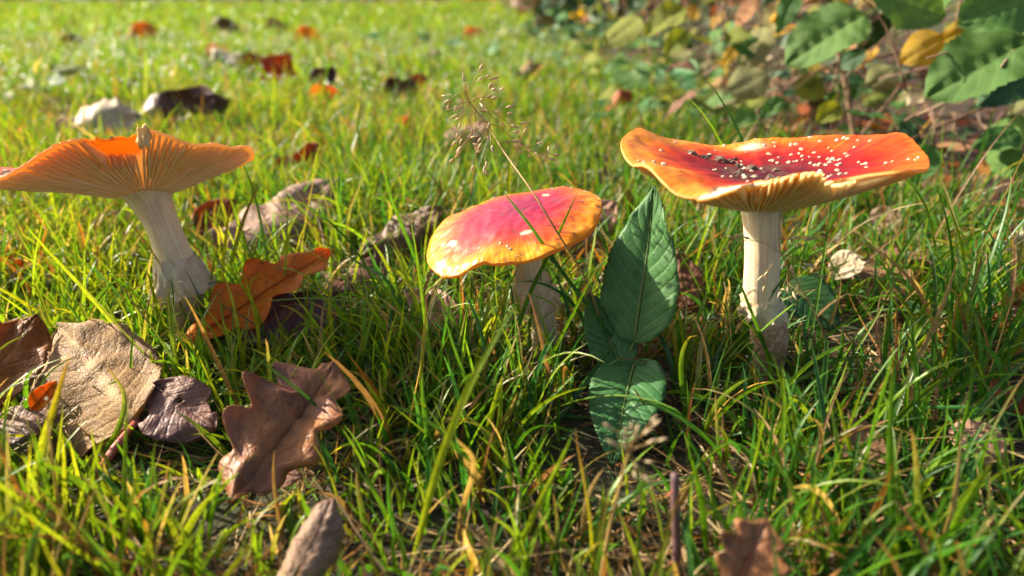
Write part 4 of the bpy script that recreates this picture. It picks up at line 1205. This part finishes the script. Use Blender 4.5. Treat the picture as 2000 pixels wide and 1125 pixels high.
bush('bramble_bush', 'bramble thicket with small dark and yellow leaves farther down the hedge', .52, 1.45, .35, 130, ['bram2', 'green', 'lime', 'yellow', 'brown', 'bram', 'tan'], ['bramble', 'ovate'], (.025, .05), 5, 14, .32)
bush('bramble_bush', 'dark leafy bramble thicket with orange leaves before the far hedge', .50, 2.15, .45, 130, ['bram2', 'lime', 'yellow', 'brown', 'bram', 'rust'], ['bramble', 'hazel'], (.03, .06), 6, 14, .36)
bush('hedge_bush', 'dense green hedge bush in the distance before brown hedge', .45, 3.3, .8, 60, ['bram2', 'green', 'yellow'], ['hazel'], (.05, .09), 7, 12, .5, cover=900)
bush('hedge_bush', 'dense brownish hedge bush in the distance beyond the green one', .40, 4.9, 1.0, 40, ['brown', 'yellow', 'bram2'], ['hazel'], (.06, .11), 8, 12, .6, cover=900)
bush('hedge_bush', 'far olive hedge bush where the lawn narrows', .25, 7.0, 1.3, 40, ['dull', 'yellow', 'rust'], ['hazel'], (.08, .14), 9, 12, .7, cover=1100)

# dead leaves and twigs on the hedge bottom
rnd = random.Random(21)
for i in range(260):
    y = .20 + 1.5 * rnd.random() ** 1.3; x = hedge_x(y) + .03 + abs(rnd.gauss(.08, .2))
    if y < .42 and rnd.random() < .35: continue
    z = float(hgt(x, y)) + rnd.uniform(.006, .022)
    A = Vector((x, y, z)); L = rnd.uniform(.022, .05)
    d = Vector((rnd.uniform(-1, 1), rnd.uniform(-1, 1), rnd.uniform(-.1, .35))).normalized()
    kd_ = rnd.choice(['elliptic', 'oak', 'ovate']); mt_ = rnd.choice(['brown', 'brown', 'brown', 'greyb', 'tan', 'rust', 'rust'])
    me = get_proto(kd_, mt_, rnd.randint(0, 2))
    o = link('dead_leaf', me, None, None, 'crumpled %s dead %s lying in the litter under the hedge' % ({'brown': 'dark brown', 'greyb': 'grey-brown', 'tan': 'tan', 'rust': 'rust-red'}[mt_], {'oak': 'lobed oak leaf', 'elliptic': 'elliptic leaf', 'ovate': 'egg-shaped leaf'}[kd_]), 'dead leaf', 'dead leaves under the hedge')
    wz = Vector((rnd.uniform(-.7, .4), rnd.uniform(-.8, .2), 1)); wz = (wz - d * wz.dot(d)).normalized()
    o.matrix_basis = Matrix.Translation(A) @ Matrix((d, wz.cross(d), wz)).transposed().to_4x4() @ Matrix.Scale(L, 4)
for i in range(16):
    y = rnd.uniform(.45, 1.1); x = hedge_x(y) + rnd.uniform(.0, .3)
    a = Vector((x, y, float(hgt(x, y)) + .006)); d = Vector((rnd.uniform(-1, 1), rnd.uniform(-.6, .6), rnd.uniform(.0, .3))).normalized() * rnd.uniform(.06, .16)
    t = thing('dry_twig', a, 'thin dry twig lying on the litter under the hedge', 'twig', 'dry twigs under the hedge')
    V, Fs, _ = tube(catmull([a, a + d * .5 + Vector((rnd.uniform(-.01, .01), 0, .006)), a + d], 12), lambda t: .0016 * (1 - .5 * t), 6)
    part('stick', V, Fs, MAT_TWIG, t, None, a)
    V, Fs, _ = tube([a + d * .55, a + d * .7 + Vector((.008, .004, .012)), a + d * .78 + Vector((.02, .006, .02))], [.0009, .0007, .0004], 5)
    part('side_shoot', V, Fs, MAT_TWIG, t, None, a)

# low weeds between lawn and hedge
def weed(px_, py_, n, size, mats, label, seed, kind='ovate', group='low weeds along the hedge'):
    rnd = random.Random(seed)
    g = gp(px_, py_); g.z = float(hgt(g.x, g.y))
    root = thing('low_weed', g, label, 'weed', group)
    for i in range(n):
        a = 2 * PI * i / n + rnd.uniform(-.5, .5)
        el = rnd.uniform(.5, 1.3)
        d = Vector((math.cos(a) * math.cos(el), math.sin(a) * math.cos(el), math.sin(el)))
        st = rnd.uniform(.02, .05) * size / .03
        e = g + d * st
        V, Fs, _ = tube([g, g + d * st * .5 + Vector((0, 0, .003)), e], [.0008, .0006, .0005], 5)
        part('stem', V, Fs, MAT_GSTALK, root, None, g)
        ld = Vector((math.cos(a), math.sin(a) - .3, rnd.uniform(-.3, .4))).normalized()
        L = size * rnd.uniform(.7, 1.2)
        put_leaf(root, g, kind, rnd.choice(mats), e + ld * .2 * L, e + ld * 1.2 * L, (-.3, -.5, .8), rnd.randint(0, 2))
weed(1075, 100, 8, .05, ['bram', 'green'], 'bluish-green weed rosette in the gap before yellow-green shrub leaves', 1)
weed(1130, 170, 7, .04, ['green', 'lime'], 'green weed tuft beside the upright orange-brown leaf', 2)
weed(1010, 90, 7, .05, ['green', 'dull'], 'pale green weed at the lawn edge', 3)
weed(1290, 175, 8, .035, ['bram', 'green'], 'dark weed clump in grass behind the wide mushroom cap', 4)
weed(1380, 215, 8, .032, ['bram', 'green'], 'low creeping weed under the dull round bramble leaf', 5)
weed(1340, 120, 8, .04, ['bram', 'bram2'], 'dark creeping weed under the yellow-green shrub leaves', 6)
weed(770, 95, 4, .06, ['bram', 'green'], 'curved bluish blade-leaved weed in the far lawn', 7, 'elliptic')
weed(1170, 350, 5, .022, ['dull', 'lime'], 'pale little plantain between tilted pink cap and wide cap', 8)
weed(1590, 415, 5, .03, ['bram', 'bram2'], 'dark bluish leaves under the wide mushroom cap', 9)
weed(1420, 425, 6, .028, ['bram2', 'bram'], 'dark leaves in shade behind the wide mushroom stem', 10)
weed(1810, 660, 5, .010, ['bram'], 'tiny clover in thin grass near the soil edge', 11, 'round')
weed(60, 230, 7, .05, ['lime', 'green'], 'broad yellow-green leafy weed beside the bleached leaf', 12, 'elliptic')
weed(930, 130, 5, .045, ['green', 'bram'], 'green weed near dull brown leaf in the middle lawn', 13)
weed(1230, 260, 6, .03, ['green', 'bram'], 'small green weed below the upright orange-brown leaf', 14)

rnd = random.Random(5)
for i in range(46):
    y = .75 + 2.6 * rnd.random() ** 1.3; x = hedge_x(y) - .06 + abs(rnd.gauss(0, .22))
    zc_ = y * CP + CAM_H * SP
    weed(1000 + F * x / zc_, 562.5 + F * (-y * SP + CAM_H * CP) / zc_, rnd.randint(5, 9), rnd.uniform(.022, .036) * (1 + .25 * y), *(lambda w_: (w_[0], 'small %s weed creeping over the litter along the hedge foot' % w_[1]))(rnd.choice([(['bram', 'green'], 'green leafy'), (['green', 'lime'], 'yellow-green leafy'), (['bram2', 'bram'], 'dark green leafy'), (['green', 'dull'], 'dull olive leafy')])), 200 + i, rnd.choice(['ovate', 'bramble', 'round']), 'creeping weeds along the hedge foot')

# ------------------------------------------------------------------ far shrubs where the lawn ends
def far_shrub(x, y, w, h, mat, label, seed, n=900):
    rnd = random.Random(seed)
    g = Vector((x, y, 0))
    root = thing('far_shrub', g, label, 'shrub', 'shrubs at the end of the lawn')
    V, Q = [], []
    for i in range(n):
        a = rnd.uniform(0, 2 * PI); rr = rnd.random() ** .5
        z = rnd.random() ** .8
        lump = 1 + .3 * noise.noise((math.cos(a) * 2 + seed, math.sin(a) * 2, z * 3))
        c = g + Vector((math.cos(a) * rr * w * lump, math.sin(a) * rr * w * .6 * lump, .02 + z * h * lump * (1 - .35 * rr)))
        L = rnd.uniform(.06, .14)
        d = Vector((rnd.uniform(-1, 1), rnd.uniform(-1, 1), rnd.uniform(-.8, .6))).normalized() * L
        nr = Vector((rnd.uniform(-1, 1), rnd.uniform(-1, .5), rnd.uniform(0, 1))).normalized()
        s = d.cross(nr).normalized() * L * .35
        b = len(V)
        V += [c, c + d * .5 + s, c + d, c + d * .5 - s]; Q.append((b, b + 1, b + 2, b + 3))
    part('foliage', V, Q, LM[mat], root, [(.3, .4)] * len(V), g, kind='stuff')
    for k in range(4):
        a = rnd.uniform(0, 6.28)
        cane(root, [g + Vector((math.cos(a) * .1, math.sin(a) * .1, -.05)), g + Vector((math.cos(a) * w * .3, math.sin(a) * w * .2, h * .5)), g + Vector((math.cos(a) * w * .6, math.sin(a) * w * .35, h * .9))], .02, MAT_CANE, 'stem', 10)
for i, (x, mt, h, lb) in enumerate([(-7.6, 'brown', 1.0, 'brown leafless-looking shrub'), (-5.9, 'bram2', 1.2, 'dark green shrub'), (-4.2, 'purple', 1.0, 'purple-brown shrub'), (-2.6, 'brown', 1.1, 'brown shrub with dense twigs'), (-1.2, 'tan', .9, 'tan autumn shrub'), (.0, 'yellow', 1.0, 'yellow autumn shrub'), (1.3, 'rust', 1.1, 'rusty orange shrub'), (3.0, 'bram2', 1.3, 'tall dark evergreen shrub')]):
    far_shrub(x, 10.2 + .4 * math.sin(i * 2.1), 1.15, h, mt, lb + ' closing off the far end of the lawn', i + 40)
# ------------------------------------------------------------------ grass
def fnoise(x, y, s, seed):
    r = np.random.default_rng(seed)
    out = np.zeros_like(x)
    for k in range(7):
        a = r.uniform(0, 2 * PI); f = s * r.uniform(.5, 1.8)
        out += np.sin((x * math.cos(a) + y * math.sin(a)) * f + r.uniform(0, 6.28))
    return out / 3.2
def blades(x, y, L, w, a0, a1, phi, twist, base, tip, K=6, fold=True, z0=None):
    """all arrays of length n; base and tip are n x 3 colours. Returns verts, quads, colours, tips"""
    n = len(x)
    t = np.linspace(0, 1, K + 1)
    ang = a0[:, None] + a1[:, None] * t[None, :] ** 1.4
    ds = (L / K)[:, None]
    sx = np.concatenate([np.zeros((n, 1)), np.cumsum(np.sin(ang[:, :-1]) * ds, 1)], 1)
    sz = np.concatenate([np.zeros((n, 1)), np.cumsum(np.cos(ang[:, :-1]) * ds, 1)], 1)
    dx, dy = np.cos(phi)[:, None], np.sin(phi)[:, None]
    side_dev = 0.06 * L[:, None] * np.sin(t[None, :] * 3 + twist[:, None] * 5) * t[None, :]
    X = x[:, None] + sx * dx - side_dev * dy
    Y = y[:, None] + sx * dy + side_dev * dx
    Z = (hgt(x, y) - .002 if z0 is None else z0)[:, None] + sz
    Z = np.maximum(Z, hgt(X, Y) + .0015)
    prof = np.minimum(1, .55 + t * 2.2) * (1 - t ** 2.6) ** .8 + .03
    hw = .5 * w[:, None] * prof[None, :]
    tau = twist[:, None] + twist[:, None] * .8 * t[None, :]
    # side vector horizontal, normal vector
    nx, ny, nz = np.cos(ang) * dx, np.cos(ang) * dy, -np.sin(ang)
    wx = np.cos(tau) * (-dy) + np.sin(tau) * nx
    wy = np.cos(tau) * dx + np.sin(tau) * ny
    wz = np.sin(tau) * nz
    cols = 3 if fold else 2
    V = np.empty((n, K + 1, cols, 3))
    P = np.stack([X, Y, Z], -1); W = np.stack([wx, wy, wz], -1) * hw[..., None]
    V[:, :, 0] = P - W; V[:, :, -1] = P + W
    if fold:
        Nn = np.stack([-np.sin(tau) * (-dy) + np.cos(tau) * nx, -np.sin(tau) * dx + np.cos(tau) * ny, np.cos(tau) * nz], -1)
        V[:, :, 1] = P + Nn * (hw * .5)[..., None]
    idx = np.arange(n * (K + 1) * cols).reshape(n, K + 1, cols)
    q = np.stack([idx[:, :-1, :-1], idx[:, :-1, 1:], idx[:, 1:, 1:], idx[:, 1:, :-1]], -1).reshape(-1, 4)
    f = (t ** 2.2)[None, :, None, None]
    C = base[:, None, None, :] * (1 - f) + tip[:, None, None, :] * f
    C = C * np.ones((1, 1, cols, 1))
    C = np.concatenate([C, np.ones(C.shape[:-1] + (1,))], -1)
    return V.reshape(-1, 3), q, C.reshape(-1, 4), P[:, -1]
GREENS = np.array([[.075, .175, .010], [.11, .21, .012], [.15, .23, .012], [.045, .145, .012], [.030, .120, .022], [.19, .25, .015]])
STRAWS = np.array([[.33, .22, .09], [.42, .30, .14], [.24, .14, .06], [.30, .13, .03], [.18, .10, .05]])
def in_hedge(x, y):
    e = np.array([hedge_x(float(v)) for v in y])
    return x > e + .03 + .05 * fnoise(x, y, 25, 3)
def foot_keep(x, y, r):
    keep = np.ones(len(x), bool)
    for A, B, w, p in FOOT:
        ax, ay, bx, by = A.x, A.y, B.x, B.y
        d = np.array([bx - ax, by - ay]); l2 = max(1e-9, d @ d)
        t = np.clip(((x - ax) * d[0] + (y - ay) * d[1]) / l2, 0, 1)
        dist = np.hypot(x - ax - t * d[0], y - ay - t * d[1])
        keep &= ~((dist < w) & (r < p))
    return keep
def field(y0, y1, dens, seed, K, fold, Lr, wr_, straw=.10, lying=False, margin=.10):
    r = np.random.default_rng(seed)
    fw_ = .95 if y0 < 1 else 1.15
    half = (fw_ + .02) * (y1 * CP + .17 * SP) + margin
    n = int(dens * (y1 - y0) * 2 * half)
    x = r.uniform(-half, half, n); y = r.uniform(y0, y1, n)
    ok = np.abs(x) < fw_ * (y * CP + .17 * SP) + margin
    # clumps
    cl = fnoise(x, y, 42 if y1 < 1 else 14, seed + 5)
    ok &= r.random(n) < np.clip(.72 + .35 * cl, .25, 1)
    hd = in_hedge(x, y)
    ok &= ~(hd & (r.random(n) < np.where(y < .5, .86, .965)))
    x, y = x[ok], y[ok]
    if not lying:
        kp = foot_keep(x, y, r.random(len(x)))
        x, y = x[kp], y[kp]
    n = len(x)
    L = r.uniform(*Lr, n) * (1 + .28 * fnoise(x, y, 20, seed + 9))
    w = r.uniform(*wr_, n)
    left = np.clip(.36 - (x / (.5 * y + .12)) * .75 + np.clip((y - .6) * .6, 0, .5), 0, 1)        # lawn is yellower and shorter towards the open side; deeper right-hand greens paint shade
    shade = np.clip((x - .02) / .18, 0, 1) * np.clip((.5 - y) / .2, 0, 1)   # long fine grass at the foot of the hedge
    phi = r.uniform(0, 2 * PI, n) + .8 * fnoise(x, y, 16, seed + 2)
    a0 = np.abs(r.normal(.20, .32, n)); a1 = np.abs(r.normal(.65, .65, n))
    long_ = r.random(n) < (.07 + .16 * shade)
    L = np.where(long_, L * r.uniform(1.3, 1.9, n), L)
    L = np.minimum(L, np.where(y < .24, .050 + .16 * np.clip(y - .12, 0, 1), 9))
    a0 = np.where(y < .2, np.minimum(a0, .35), a0)
    tw = r.normal(0, .6, n)
    for A, B, fw, fp in FOOT:           # leaves have pressed the grass in front of them
        if A.y > .7 or fw < .0095: continue
        cx, cy = (A.x + B.x) / 2, (A.y + B.y) / 2
        k = np.hypot(x - cx * (1 - .035 / cy), y - cy + .035) < fw + .012
        L = np.where(k, L * .6, L)
    g = r.integers(0, 6, n)
    p_y = r.random(n) < left
    g = np.where(p_y, np.array([1, 2, 5, 0, 0, 2])[g], np.array([0, 3, 4, 3, 1, 4])[g])
    if y0 > 1: g = np.array([0, 1, 0, 3, 1, 2])[r.integers(0, 6, n)]
    base = GREENS[g] * (1.15 if y0 > 1 else 1) * r.uniform(.75, 1.25, (n, 1)) * np.stack([r.uniform(.85, 1.2, n), np.ones(n), r.uniform(.8, 1.3, n)], 1)
    tip = base * np.array([1.35, 1.15, .9])
    brown = r.random(n) < .14
    tip[brown] = STRAWS[r.integers(0, 5, brown.sum())]
    st = r.random(n) < straw * (1 + .9 * fnoise(x, y, 12, 91))
    base[st] = STRAWS[r.integers(0, 5, st.sum())] * r.uniform(.7, 1.2, (st.sum(), 1)); tip[st] = base[st] * 1.1
    if lying:
        a0 = r.uniform(1.0, 1.5, n); a1 = r.normal(.15, .2, n)
    return blades(x, y, L, w, a0, a1, phi, tw, base, tip, K, fold)
def joined(parts):
    V, Q, C, T = [], [], [], []
    off = 0
    for v, q, c, t in parts:
        V.append(v); Q.append(q + off); C.append(c); T.append(t); off += len(v)
    return np.concatenate(V), np.concatenate(Q), np.concatenate(C), np.concatenate(T)
near = joined([field(.15, .42, 1900, 6, 10, True, (.055, .085), (.0011, .0021), straw=.12),
               field(.10, .62, 50000, 1, 8, True, (.024, .054), (.0012, .0027)),
               field(.62, 1.1, 26000, 2, 6, True, (.024, .050), (.0014, .0028))])
link('lawn_grass', big_mesh('lawn_grass', near[0], near[1], MAT_GRASS, near[2]), None, None, 'short dewy green grass growing round the mushrooms', 'grass', None, 'stuff')
far = joined([field(1.1, 2.6, 13000, 3, 4, False, (.022, .045), (.0022, .0042), straw=.08),
              field(2.6, 5.2, 3600, 4, 3, False, (.026, .05), (.005, .009), straw=.05),
              field(5.2, 9.5, 1300, 5, 3, False, (.03, .06), (.010, .018), straw=.05)])
link('far_lawn_grass', big_mesh('far_lawn_grass', far[0], far[1], MAT_GRASS, far[2]), None, None, 'bright sunlit lawn grass stretching to the far shrubs', 'grass', None, 'stuff')
thatch = joined([field(.10, .70, 36000, 11, 5, False, (.02, .055), (.0006, .0014), straw=.75, lying=True),
                 field(.70, 1.3, 9000, 12, 4, False, (.02, .06), (.001, .002), straw=.9, lying=True)])
link('dry_thatch', big_mesh('dry_thatch', thatch[0], thatch[1], MAT_STRAW, thatch[2]), None, None, 'dry straw and dead grass lying between the green blades', 'dry grass', None, 'stuff')
# dew on the tips
def icos():
    g = (1 + 5 ** .5) / 2
    v = np.array([(-1, g, 0), (1, g, 0), (-1, -g, 0), (1, -g, 0), (0, -1, g), (0, 1, g), (0, -1, -g), (0, 1, -g), (g, 0, -1), (g, 0, 1), (-g, 0, -1), (-g, 0, 1)], float)
    v /= np.linalg.norm(v[0])
    f = [(0, 11, 5), (0, 5, 1), (0, 1, 7), (0, 7, 10), (0, 10, 11), (1, 5, 9), (5, 11, 4), (11, 10, 2), (10, 7, 6), (7, 1, 8), (3, 9, 4), (3, 4, 2), (3, 2, 6), (3, 6, 8), (3, 8, 9), (4, 9, 5), (2, 4, 11), (6, 2, 10), (8, 6, 7), (9, 8, 1)]
    v = list(map(tuple, v)); cache = {}; nf = []
    def mid(a, b):
        k = (min(a, b), max(a, b))
        if k not in cache:
            m = np.array(v[a]) + np.array(v[b]); m /= np.linalg.norm(m); v.append(tuple(m)); cache[k] = len(v) - 1
        return cache[k]
    for a, b, c in f:
        ab, bc, ca = mid(a, b), mid(b, c), mid(c, a)
        nf += [(a, ab, ca), (b, bc, ab), (c, ca, bc), (ab, bc, ca)]
    return np.array(v), np.array(nf)
iv, if_ = icos()
r = np.random.default_rng(77)
tn, tf = near[3], far[3]
pn = .055 * np.clip(.7 - tn[:, 0] / (.5 * tn[:, 1] + .1), .25, 1.6)
sel = tn[(r.random(len(tn)) < pn) & (tn[:, 1] > .16)]
selF = tf[(tf[:, 1] < 3.2) & (tf[:, 0] < .5) & (r.random(len(tf)) < .14)]
pos = np.concatenate([sel, selF])
rad = np.concatenate([r.uniform(.00028, .00062, len(sel)), r.uniform(.0012, .0025, len(selF))])
pos[:, 2] -= rad * .6
V = (pos[:, None, :] + iv[None] * rad[:, None, None]).reshape(-1, 3)
Fq = (if_[None] + (np.arange(len(pos)) * len(iv))[:, None, None]).reshape(-1, 3)
me = bpy.data.meshes.new('dew_drops')
me.vertices.add(len(V)); me.vertices.foreach_set('co', V.astype(np.float32).ravel())
me.loops.add(len(Fq) * 3); me.loops.foreach_set('vertex_index', Fq.astype(np.int32).ravel())
me.polygons.add(len(Fq)); me.polygons.foreach_set('loop_start', np.arange(len(Fq), dtype=np.int32) * 3)
me.polygons.foreach_set('use_smooth', np.ones(len(Fq), bool)); me.update(calc_edges=True)
me.materials.append(MAT_DEW)
link('dew_drops', me, None, None, 'tiny clear dew drops on the tips of the grass', 'dew', None, 'stuff')
print('grass tris', 2 * (len(near[1]) + len(far[1]) + len(thatch[1])), 'dew', len(pos))
